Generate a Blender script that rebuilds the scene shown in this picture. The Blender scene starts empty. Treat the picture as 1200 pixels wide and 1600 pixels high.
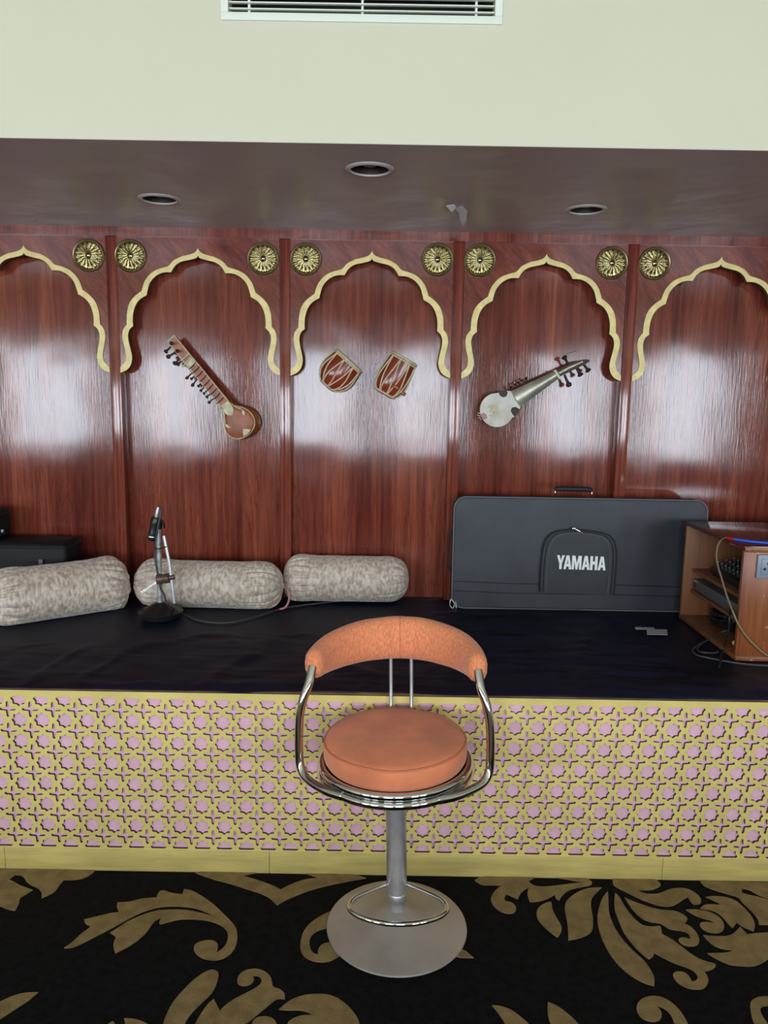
import bpy, bmesh, math, random
from mathutils import Vector, Matrix, noise
C = bpy.context.scene.collection
R = math.radians
rnd = random.Random(7)

# ------------------------------------------------------------------ camera
F = 1201.0; TILT = R(8.75); ROLL = 0.0167; EYE = Vector((0, 0, 1.6))
fwd = Vector((0, math.cos(TILT), -math.sin(TILT)))
up0 = Vector((0, math.sin(TILT), math.cos(TILT)))
right = Vector((1, 0, 0)) * math.cos(ROLL) + up0 * math.sin(ROLL)
upv = up0 * math.cos(ROLL) - Vector((1, 0, 0)) * math.sin(ROLL)
cd = bpy.data.cameras.new('camera'); cam = bpy.data.objects.new('camera', cd); C.objects.link(cam)
cd.sensor_fit = 'VERTICAL'; cd.sensor_height = 36.0; cd.lens = F / 1600 * 36.0
m3 = Matrix((right, upv, -fwd)).transposed()
cam.matrix_world = Matrix.Translation(EYE) @ m3.to_4x4()
cd.clip_start = 0.05
bpy.context.scene.camera = cam

# ------------------------------------------------------------------ light
vs = bpy.context.scene.view_settings
vs.view_transform = 'Standard'; vs.look = 'None'; vs.gamma = 1.0; vs.use_curve_mapping = False
vs.exposure = 0.26
w = bpy.data.worlds.new('sky'); bpy.context.scene.world = w; w.use_nodes = True
w.node_tree.nodes['Background'].inputs[0].default_value = (0.80, 0.90, 1.0, 1)
w.node_tree.nodes['Background'].inputs[1].default_value = 1.0
BACK = -3.0; WZ0, WZ1 = 0.84, 2.16
WINDOWS = [(-5.1, -3.75), (-3.35, -2.25), (-1.45, -0.35), (-0.05, 0.85), (1.95, 2.95), (3.3, 4.5)]
for i, (a, b) in enumerate(WINDOWS):
    ld = bpy.data.lights.new('daylight', 'AREA'); ld.shape = 'RECTANGLE'
    ld.size = b - a; ld.size_y = WZ1 - WZ0
    ld.energy = 14.5 * math.pi * (b - a) * (WZ1 - WZ0); ld.color = (0.79, 0.89, 1.0)
    lo = bpy.data.objects.new('daylight', ld); C.objects.link(lo)
    lo.location = ((a + b) / 2, BACK - 0.14, (WZ0 + WZ1) / 2); lo.rotation_euler = (R(90), 0, 0)   # emits along +Y

# ------------------------------------------------------------------ pixel to place
def ray(px, py): return fwd * F + right * (px - 600) + upv * (800 - py)
def onY(px, py, Y): d = ray(px, py); return EYE + d * (Y / d.y)
def onZ(px, py, Z): d = ray(px, py); return EYE + d * ((Z - EYE.z) / d.z)

# ------------------------------------------------------------------ materials
def newmat(name):
    m = bpy.data.materials.new(name); m.use_nodes = True
    return m, m.node_tree, m.node_tree.nodes['Principled BSDF']
def mat(name, col, rough=0.6, metal=0.0, var=0.0, vscale=8.0, bump=0.0, bscale=60.0, stretch=(1, 1, 1), spec=0.5, sheen=0.0, col2=None, thr=None, detail=3.0, coat=0.0):
    m, nt, p = newmat(name); N = nt.nodes.new; L = nt.links.new
    p.inputs['Base Color'].default_value = (*col, 1); p.inputs['Roughness'].default_value = rough
    p.inputs['Metallic'].default_value = metal; p.inputs['Specular IOR Level'].default_value = spec
    if sheen: p.inputs['Sheen Weight'].default_value = sheen; p.inputs['Sheen Roughness'].default_value = 0.4
    if coat: p.inputs['Coat Weight'].default_value = coat; p.inputs['Coat Roughness'].default_value = 0.1
    tc = N('ShaderNodeTexCoord'); mp = N('ShaderNodeMapping'); L(tc.outputs['Object'], mp.inputs[0]); mp.inputs['Scale'].default_value = stretch
    if var or col2:
        n = N('ShaderNodeTexNoise'); n.inputs['Scale'].default_value = vscale; n.inputs['Detail'].default_value = detail
        L(mp.outputs[0], n.inputs[0]); r = N('ShaderNodeValToRGB'); L(n.outputs[0], r.inputs[0])
        c2 = col2 or tuple(c * (1 - var) for c in col); c1 = col if col2 else tuple(min(1, c * (1 + var)) for c in col)
        lo, hi = thr or (0.35, 0.65)
        r.color_ramp.elements[0].position = lo; r.color_ramp.elements[1].position = hi
        r.color_ramp.elements[0].color = (*c2, 1); r.color_ramp.elements[1].color = (*c1, 1)
        L(r.outputs[0], p.inputs['Base Color'])
    if bump:
        n = N('ShaderNodeTexNoise'); n.inputs['Scale'].default_value = bscale; n.inputs['Detail'].default_value = 2
        L(mp.outputs[0], n.inputs[0]); b = N('ShaderNodeBump'); b.inputs['Strength'].default_value = 1.0; b.inputs['Distance'].default_value = bump
        L(n.outputs[0], b.inputs['Height']); L(b.outputs[0], p.inputs['Normal'])
    return m
def wood(name, dark, mid, light, rough, sx=26.0, sz=0.8, rot=0.0, bumpw=0.0, fine=0.0, spec=0.5, axis='Z', wear=None, lines=0.0):
    m, nt, p = newmat(name); N = nt.nodes.new; L = nt.links.new
    tc = N('ShaderNodeTexCoord'); mp = N('ShaderNodeMapping'); L(tc.outputs['Object'], mp.inputs[0])
    mp.inputs['Rotation'].default_value = (0, rot, 0)
    mp2 = N('ShaderNodeMapping'); L(mp.outputs[0], mp2.inputs[0])
    sc = {'Z': (sx, sx, sz), 'X': (sz, sx, sx), 'Y': (sx, sz, sx)}[axis]
    mp2.inputs['Scale'].default_value = sc
    big = N('ShaderNodeTexNoise'); big.inputs['Scale'].default_value = 1.0; big.inputs['Detail'].default_value = 6; big.inputs['Roughness'].default_value = 0.6
    big.inputs['Distortion'].default_value = 0.6; L(mp2.outputs[0], big.inputs[0])
    fin = N('ShaderNodeTexNoise'); fin.inputs['Scale'].default_value = 5.0; fin.inputs['Detail'].default_value = 3; L(mp2.outputs[0], fin.inputs[0])
    mx = N('ShaderNodeMix'); mx.data_type = 'FLOAT'; mx.inputs[0].default_value = 0.35
    L(big.outputs[0], mx.inputs[2]); L(fin.outputs[0], mx.inputs[3])
    r = N('ShaderNodeValToRGB'); L(mx.outputs[0], r.inputs[0]); e = r.color_ramp.elements
    e[0].position = 0.36; e[0].color = (*dark, 1); e[1].position = 0.66; e[1].color = (*light, 1)
    q = e.new(0.48); q.color = (*mid, 1)
    out = r.outputs[0]
    if lines:                                        # thin dark growth lines following the contours of the figure
        k1 = N('ShaderNodeMath'); k1.operation = 'MULTIPLY'; k1.inputs[1].default_value = 17.0; L(big.outputs[0], k1.inputs[0])
        k2 = N('ShaderNodeMath'); k2.operation = 'FRACT'; L(k1.outputs[0], k2.inputs[0])
        lr = N('ShaderNodeValToRGB'); L(k2.outputs[0], lr.inputs[0]); le = lr.color_ramp.elements
        le[0].position = 0.0; le[0].color = (1, 1, 1, 1); le[1].position = 0.42; le[1].color = (0, 0, 0, 1)
        lm = N('ShaderNodeMath'); lm.operation = 'MULTIPLY'; lm.inputs[1].default_value = lines; L(lr.outputs[0], lm.inputs[0])
        lx = N('ShaderNodeMix'); lx.data_type = 'RGBA'; L(lm.outputs[0], lx.inputs[0]); L(out, lx.inputs[6]); lx.inputs[7].default_value = (*[c * .62 for c in dark], 1); out = lx.outputs[2]
    if wear:
        wn = N('ShaderNodeTexNoise'); wn.inputs['Scale'].default_value = 22; wn.inputs['Detail'].default_value = 5; L(tc.outputs['Object'], wn.inputs[0])
        wr = N('ShaderNodeValToRGB'); wr.color_ramp.elements[0].position = 0.66; wr.color_ramp.elements[1].position = 0.70; L(wn.outputs[0], wr.inputs[0])
        mm = N('ShaderNodeMix'); mm.data_type = 'RGBA'; L(wr.outputs[0], mm.inputs[0]); L(out, mm.inputs[6]); mm.inputs[7].default_value = (*wear, 1); out = mm.outputs[2]
    L(out, p.inputs['Base Color']); p.inputs['Roughness'].default_value = rough; p.inputs['Specular IOR Level'].default_value = spec
    if bumpw or fine:
        lo = N('ShaderNodeTexNoise'); lo.inputs['Scale'].default_value = 3.0; lo.inputs['Detail'].default_value = 1; L(tc.outputs['Object'], lo.inputs[0])
        b1 = N('ShaderNodeBump'); b1.inputs['Strength'].default_value = 1; b1.inputs['Distance'].default_value = bumpw; L(lo.outputs[0], b1.inputs['Height'])
        m4 = N('ShaderNodeMapping'); L(tc.outputs['Object'], m4.inputs[0]); m4.inputs['Scale'].default_value = (190, 190, 14)
        fi = N('ShaderNodeTexNoise'); fi.inputs['Scale'].default_value = 1.0; fi.inputs['Detail'].default_value = 3; L(m4.outputs[0], fi.inputs[0])
        b2 = N('ShaderNodeBump'); b2.inputs['Strength'].default_value = 1; b2.inputs['Distance'].default_value = fine; L(fi.outputs[0], b2.inputs['Height'])
        L(b1.outputs[0], b2.inputs['Normal']); L(b2.outputs[0], p.inputs['Normal'])
    return m
D1, D2, D3 = (0.092, 0.016, 0.011), (0.170, 0.034, 0.021), (0.300, 0.076, 0.040)
M = {}
M['laminate'] = wood('red_wood_laminate', D1, D2, D3, sx=11, sz=.45, lines=.55, rough= 0.11, bumpw=0.0045, fine=0.00022, spec=0.50)
M['laminate_arch'] = wood('red_wood_laminate_arch', D1, D2, D3, 0.15, sx=9, sz=1.6, lines=.6, rot=R(38), bumpw=0.003, fine=0.00018)
M['laminate_post'] = wood('red_wood_laminate_post', D1, D2, D3, 0.12, lines=.3, spec=.58, bumpw=0.003, fine=0.0002)
M['gold_paint'] = mat('gold_paint', (0.80, 0.64, 0.25), 0.45, var=0.10, vscale=30, bump=0.0006, bscale=80)
M['board_edge'] = mat('raw_board_edge', (0.09, 0.06, 0.03), 0.7)
M['brass'] = mat('antique_brass', (0.47, 0.41, 0.23), 0.20, 1.0)
M['brass_dull'] = mat('dull_brass', (0.42, 0.33, 0.20), 0.40, 1.0)
M['cream'] = mat('cream_wall_paint', (0.63, 0.60, 0.455), 0.7, var=0.02, vscale=1.2, bump=0.0008, bscale=6)
M['white_paint'] = mat('white_paint', (0.74, 0.77, 0.66), 0.5)
M['soffit'] = mat('brown_soffit_paint', (0.42, 0.345, 0.32), 0.33, var=0.05, vscale=2, bump=0.012, bscale=4)
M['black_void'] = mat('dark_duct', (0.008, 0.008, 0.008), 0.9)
M['chrome'] = mat('chrome', (0.70, 0.69, 0.68), 0.07, 1.0)
M['steel'] = mat('painted_steel', (0.58, 0.57, 0.58), 0.38, 0.65, var=0.12, vscale=18)
M['dish'] = mat('worn_steel_dish', (0.46, 0.40, 0.37), 0.45, 0.4, var=0.12, vscale=7, bump=0.0003, bscale=9)
M['orange'] = mat('orange_chenille', (0.80, 0.27, 0.125), 0.9, var=0.16, vscale=190, bump=0.0014, bscale=420, sheen=0.35, stretch=(1, 1, .4), spec=0.2)
M['orange_seat'] = mat('orange_seat_cloth', (0.76, 0.24, 0.115), 0.85, var=0.15, vscale=7, bump=0.0006, bscale=500, sheen=0.3, spec=0.2)
M['piping'] = mat('orange_piping', (0.60, 0.20, 0.10), 0.85)
M['lattice'] = mat('yellow_lattice_paint', (0.78, 0.62, 0.205), 0.42, var=0.08, vscale=5, bump=0.0008, bscale=40)
M['lattice_edge'] = mat('dark_cut_edge', (0.075, 0.025, 0.035), 0.8)
M['pink'] = mat('pink_backing', (0.88, 0.50, 0.60), 0.65, var=0.05, vscale=14)
M['kick'] = mat('yellow_kickboard', (0.64, 0.50, 0.165), 0.45, var=0.12, vscale=5, stretch=(1, 1, 7), bump=0.0012, bscale=14)
M['bare_top'] = mat('worn_platform_edge', (0.42, 0.33, 0.12), 0.6, col2=(0.30, 0.12, 0.10), vscale=9)
M['navy'] = mat('navy_cloth', (0.0080, 0.0092, 0.024), 0.5, var=0.2, vscale=3, bump=0.0003, bscale=300, spec=0.20)
M['carpet'] = mat('black_carpet', (0.0075, 0.0070, 0.0085), 0.95, var=0.3, vscale=40, bump=0.004, bscale=260, spec=0.1)
M['carpet_gold'] = mat('gold_carpet', (0.27, 0.19, 0.088), 0.95, var=0.16, vscale=26, bump=0.004, bscale=260, spec=0.1)
M['velvet'] = mat('crushed_velvet', (0.72, 0.61, 0.52), 0.50, col2=(0.42, 0.32, 0.23), vscale=75, thr=(0.36, 0.62), detail=9, stretch=(1.0, .7, .5), bump=0.005, bscale=60, sheen=0.5)
M['pink_ribbon'] = mat('pink_ribbon', (0.42, 0.18, 0.20), 0.6)
M['case'] = mat('black_nylon', (0.026, 0.029, 0.038), 0.50, var=0.25, vscale=4, bump=0.0028, bscale=7, spec=0.5)
M['case_matte'] = mat('dull_black_case', (0.008, 0.008, 0.010), 0.6, var=0.3, vscale=4, bump=0.0028, bscale=7, spec=0.3)
M['case_pocket'] = mat('black_nylon_pocket', (0.019, 0.022, 0.028), 0.48, bump=0.0018, bscale=9)
M['case_dark'] = mat('black_zip_tape', (0.008, 0.008, 0.010), 0.6)
M['case_pipe'] = mat('grey_piping', (0.14, 0.14, 0.145), 0.5)
M['white_print'] = mat('white_print', (0.86, 0.86, 0.85), 0.5)
M['black_plastic'] = mat('black_plastic', (0.012, 0.012, 0.013), 0.35)
M['black_rubber'] = mat('black_rubber', (0.03, 0.03, 0.03), 0.5)
M['grey_cord'] = mat('grey_cable', (0.055, 0.055, 0.055), 0.5)
M['cab'] = wood('brown_cabinet_veneer', (0.15, 0.040, 0.012), (0.24, 0.068, 0.020), (0.32, 0.10, 0.033), 0.35, sx=30, sz=1.5, wear=(0.50, 0.30, 0.20))
M['cab_in'] = wood('brown_inner_veneer', (0.13, 0.045, 0.016), (0.20, 0.072, 0.027), (0.27, 0.105, 0.042), 0.45, sx=30, sz=1.5)
M['cab_top'] = wood('glossy_cabinet_top', (0.07, 0.014, 0.010), (0.10, 0.02, 0.012), (0.13, 0.03, 0.02), 0.10, axis='X')
M['amp'] = mat('grey_metal_case', (0.13, 0.13, 0.14), 0.4, 0.3)
M['socket'] = mat('grey_socket_plate', (0.22, 0.26, 0.32), 0.4)
M['blue'] = mat('blue_sleeve', (0.02, 0.09, 0.55), 0.35)
M['red'] = mat('red_plug', (0.55, 0.02, 0.02), 0.4)
M['beige_cord'] = mat('beige_cord', (0.27, 0.20, 0.12), 0.5)
M['mill'] = mat('scuffed_metal', (0.55, 0.56, 0.57), 0.35, 0.45, col2=(0.26, 0.25, 0.24), vscale=45)
M['bright_rod'] = mat('bright_metal_rod', (0.75, 0.76, 0.78), 0.3, 0.5)
M['clamp'] = mat('brown_clamp', (0.13, 0.075, 0.06), 0.4, 0.4)
M['paper'] = mat('grey_card', (0.42, 0.42, 0.42), 0.5)
M['sitar_wood'] = mat('sitar_wood', (0.30, 0.085, 0.035), 0.45, var=0.25, vscale=20)
M['sitar_shell'] = mat('amber_shell', (0.30, 0.12, 0.018), 0.25, var=0.3, vscale=12)
M['bone'] = mat('bone_inlay', (0.52, 0.46, 0.28), 0.5, var=0.2, vscale=50)
M['dark_wood'] = mat('dark_peg_wood', (0.035, 0.014, 0.010), 0.5, spec=0.3)
M['fret'] = mat('dark_fret', (0.03, 0.028, 0.02), 0.4, 0.5)
M['drum'] = mat('drum_wood', (0.22, 0.028, 0.013), 0.18, var=0.2, vscale=12)
M['strap'] = mat('cream_strap', (0.55, 0.45, 0.27), 0.55, var=0.15, vscale=60)
M['skin'] = mat('goat_skin', (0.62, 0.60, 0.53), 0.5, col2=(0.50, 0.45, 0.36), vscale=18)
M['finger'] = mat('metal_fingerboard', (0.36, 0.34, 0.27), 0.38, 0.6, var=0.25, vscale=14)
M['glow_lens'] = mat('lamp_glass', (0.16, 0.13, 0.10), 0.12)
M['lamp_ring'] = mat('lamp_ring', (0.50, 0.45, 0.42), 0.4, 0.1)
M['side_wall'] = mat('side_wall_paint', (0.62, 0.60, 0.52), 0.7)
M['frame_paint'] = mat('window_frame_paint', (0.5, 0.5, 0.5), 0.5)

# ------------------------------------------------------------------ mesh helpers
WALLM = Matrix(((1, 0, 0, 0), (0, 0, -1, 0), (0, 1, 0, 0), (0, 0, 0, 1)))     # local a,b,c -> X, Z, -Y
class MB:
    def __init__(s): s.bm = bmesh.new(); s.round = False
    def box(s, lo, hi, bev=0.0, M4=None, mi=0, seg=2):
        lo = Vector(lo); hi = Vector(hi); c = (lo + hi) / 2; d = hi - lo
        b = bmesh.new(); bmesh.ops.create_cube(b, size=1.0)
        bmesh.ops.scale(b, vec=d, verts=b.verts); bmesh.ops.translate(b, vec=c, verts=b.verts)
        if bev: bmesh.ops.bevel(b, geom=b.edges[:], offset=bev, segments=seg, affect='EDGES', profile=0.5)
        return s._add(b, M4, mi)
    def _add(s, b, M4=None, mi=0):
        if M4 is not None: bmesh.ops.transform(b, matrix=M4, verts=b.verts)
        if mi:
            for f in b.faces: f.material_index = mi
        me = bpy.data.meshes.new('t'); b.to_mesh(me); b.free(); s.bm.from_mesh(me); bpy.data.meshes.remove(me); return s
    def grid(s, fn, nu, nv, cu=False, cv=False, mi=0, capu=False):
        V = [[s.bm.verts.new(fn(i / (nu if cu else nu - 1), j / (nv if cv else nv - 1))) for j in range(nv)] for i in range(nu)]
        for i in range(nu if cu else nu - 1):
            for j in range(nv if cv else nv - 1):
                f = s.bm.faces.new((V[i][j], V[(i + 1) % nu][j], V[(i + 1) % nu][(j + 1) % nv], V[i][(j + 1) % nv])); f.material_index = mi
        if capu and cv:
            for row in (V[0], V[-1]):
                try: s.bm.faces.new(row).material_index = mi
                except ValueError: pass
        return s
    def lathe(s, prof, M4=None, n=32, mi=0):
        s.round = True; b = MB()
        pr = [(max(r, 1e-5), z) for r, z in prof]
        b.grid(lambda u, v: (pr[round(u * (len(pr) - 1))][0] * math.cos(v * 2 * math.pi), pr[round(u * (len(pr) - 1))][0] * math.sin(v * 2 * math.pi), pr[round(u * (len(pr) - 1))][1]), len(pr), n, cv=True, capu=pr[0][0] < .001)
        bmesh.ops.remove_doubles(b.bm, verts=b.bm.verts, dist=3e-5)
        return s._add(b.bm, M4, mi)
    def tube(s, pts, r, n=10, closed=False, mi=0, flat=1.0):
        s.round = True; pts = [Vector(p) for p in pts]; N = len(pts); rs = r if isinstance(r, (list, tuple)) else [r] * N
        T = []
        for i in range(N):
            a = pts[(i - 1) % N] if (closed or i > 0) else pts[i]; b = pts[(i + 1) % N] if (closed or i < N - 1) else pts[i]
            T.append((b - a).normalized())
        x = T[0].orthogonal().normalized(); fr = []
        for i in range(N):
            x = (x - T[i] * x.dot(T[i])).normalized(); fr.append((x, T[i].cross(x)))
        V = [[s.bm.verts.new(pts[i] + fr[i][0] * rs[i] * math.cos(2 * math.pi * k / n) + fr[i][1] * rs[i] * flat * math.sin(2 * math.pi * k / n)) for k in range(n)] for i in range(N)]
        for i in range(N if closed else N - 1):
            A, B = V[i], V[(i + 1) % N]
            off = 0
            if closed and i == N - 1:
                off = min(range(n), key=lambda o: sum((A[k].co - B[(k + o) % n].co).length for k in range(n)))
            for k in range(n):
                s.bm.faces.new((A[k], A[(k + 1) % n], B[(k + 1 + off) % n], B[(k + off) % n])).material_index = mi
        if not closed:
            s.bm.faces.new(V[0][::-1]).material_index = mi; s.bm.faces.new(V[-1]).material_index = mi
        return s
    def ball(s, c, r, M4=None, mi=0, sc=(1, 1, 1)):
        b = bmesh.new(); bmesh.ops.create_uvsphere(b, u_segments=20, v_segments=12, radius=1.0)
        bmesh.ops.scale(b, vec=Vector(sc) * r, verts=b.verts); bmesh.ops.translate(b, vec=Vector(c), verts=b.verts)
        return s._add(b, M4, mi)
    def plate(s, polys, t, M4, mi=0, side=None):
        """a flat plate with holes, outlines in local x,y, thickness t going from z=0 to z=-t"""
        cu = bpy.data.curves.new('t', 'CURVE'); cu.dimensions = '2D'; cu.fill_mode = 'BOTH'; cu.extrude = t / 2
        for poly in polys:
            sp = cu.splines.new('POLY'); sp.points.add(len(poly) - 1)
            for q, p in zip(sp.points, poly): q.co = (p[0], p[1], 0, 1)
            sp.use_cyclic_u = True
        o = bpy.data.objects.new('t', cu); C.objects.link(o); dg = bpy.context.evaluated_depsgraph_get(); dg.update()
        me = bpy.data.meshes.new_from_object(o.evaluated_get(dg)); b = bmesh.new(); b.from_mesh(me)
        bmesh.ops.translate(b, vec=(0, 0, -t / 2), verts=b.verts)
        bmesh.ops.remove_doubles(b, verts=b.verts, dist=1e-5)
        bmesh.ops.recalc_face_normals(b, faces=b.faces); b.normal_update()
        for f in b.faces: f.material_index = mi if (abs(f.normal.z) > 0.5 or side is None) else side
        bpy.data.objects.remove(o); bpy.data.curves.remove(cu); bpy.data.meshes.remove(me)
        return s._add(b, M4, 0)
    def build(s, name, mats, parent=None, origin=None, angle=None):
        angle = angle or (46 if s.round else 24)
        bmesh.ops.recalc_face_normals(s.bm, faces=s.bm.faces)
        me = bpy.data.meshes.new(name)
        if parent is None and origin is None:
            vs_ = [v.co for v in s.bm.verts]
            origin = Vector(((min(v.x for v in vs_) + max(v.x for v in vs_)) / 2, (min(v.y for v in vs_) + max(v.y for v in vs_)) / 2, min(v.z for v in vs_)))
        off = Vector(origin) if origin is not None else Vector((0, 0, 0))
        if parent is not None and not parent.get('_local'): off = Vector(parent['_w'])
        bmesh.ops.translate(s.bm, vec=-off, verts=s.bm.verts)
        s.bm.to_mesh(me); s.bm.free()
        for p in me.polygons: p.use_smooth = True
        me.set_sharp_from_angle(angle=R(angle))
        for m in (mats if isinstance(mats, (list, tuple)) else [mats]): me.materials.append(M[m])
        o = bpy.data.objects.new(name, me); C.objects.link(o)
        if parent is not None:
            o.parent = parent; o['_w'] = list(off)
        else: o.location = off; o['_w'] = list(off)
        return o
def tag(o, label=None, cat=None, group=None, kind=None):
    for k, v in (('label', label), ('category', cat), ('group', group), ('kind', kind)):
        if v: o[k] = v
    return o
def thing(name, label, cat, loc=(0, 0, 0), group=None, rot=0.0, local=False):
    """an Empty at the base; local=True: children are modelled about the base, else in room coordinates"""
    o = bpy.data.objects.new(name, None); C.objects.link(o); o.location = loc; o.rotation_euler = (0, 0, rot)
    o.empty_display_size = 0.05
    o['_w'] = list(loc)
    if local: o['_local'] = 1
    return tag(o, label, cat, group)
def struct(name, mb, m): return tag(mb.build(name, m), kind='structure')
def smooth_poly(p, sharp=80, it=2, closed=True):
    for _ in range(it):
        out = []; n = len(p)
        for i in range(n):
            a, b, c = Vector(p[i - 1][:2]), Vector(p[i][:2]), Vector(p[(i + 1) % n][:2])
            if not closed and i in (0, n - 1): out.append(tuple(b)); continue
            u, v = b - a, c - b
            ang = math.degrees(u.angle(v)) if u.length > 1e-9 and v.length > 1e-9 else 0
            if ang > sharp: out.append(tuple(b))
            else: out.append(tuple(b + (a - b) * 0.25)); out.append(tuple(b + (c - b) * 0.25))
        p = out; sharp = max(sharp, 60)
    return p
def spline(pts, k=8):
    P = [Vector(p) for p in pts]; out = []
    for i in range(len(P) - 1):
        a, b, c, d = P[max(i - 1, 0)], P[i], P[i + 1], P[min(i + 2, len(P) - 1)]
        for j in range(k):
            t = j / k
            out.append(0.5 * ((2 * b) + (c - a) * t + (2 * a - 5 * b + 4 * c - d) * t * t + (3 * b - a - 3 * c + d) * t ** 3))
    return out + [P[-1]]
def between(a, b):
    """matrix with +Z from a to b, origin a"""
    a = Vector(a); b = Vector(b); z = (b - a).normalized(); x = z.orthogonal().normalized(); y = z.cross(x)
    m = Matrix((x, y, z)).transposed().to_4x4(); m.translation = a; return m

# ------------------------------------------------------------------ the room
YW = 3.60; YA = 3.53; YP = 2.37; ZP = 0.633
ZS = onY(600, 360, YA - 0.02).z          # soffit height
YF = onZ(600, 225.5, ZS).y               # face of the bulkhead
ZC = 2.95; XL, XR = -5.6, 5.6

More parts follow.
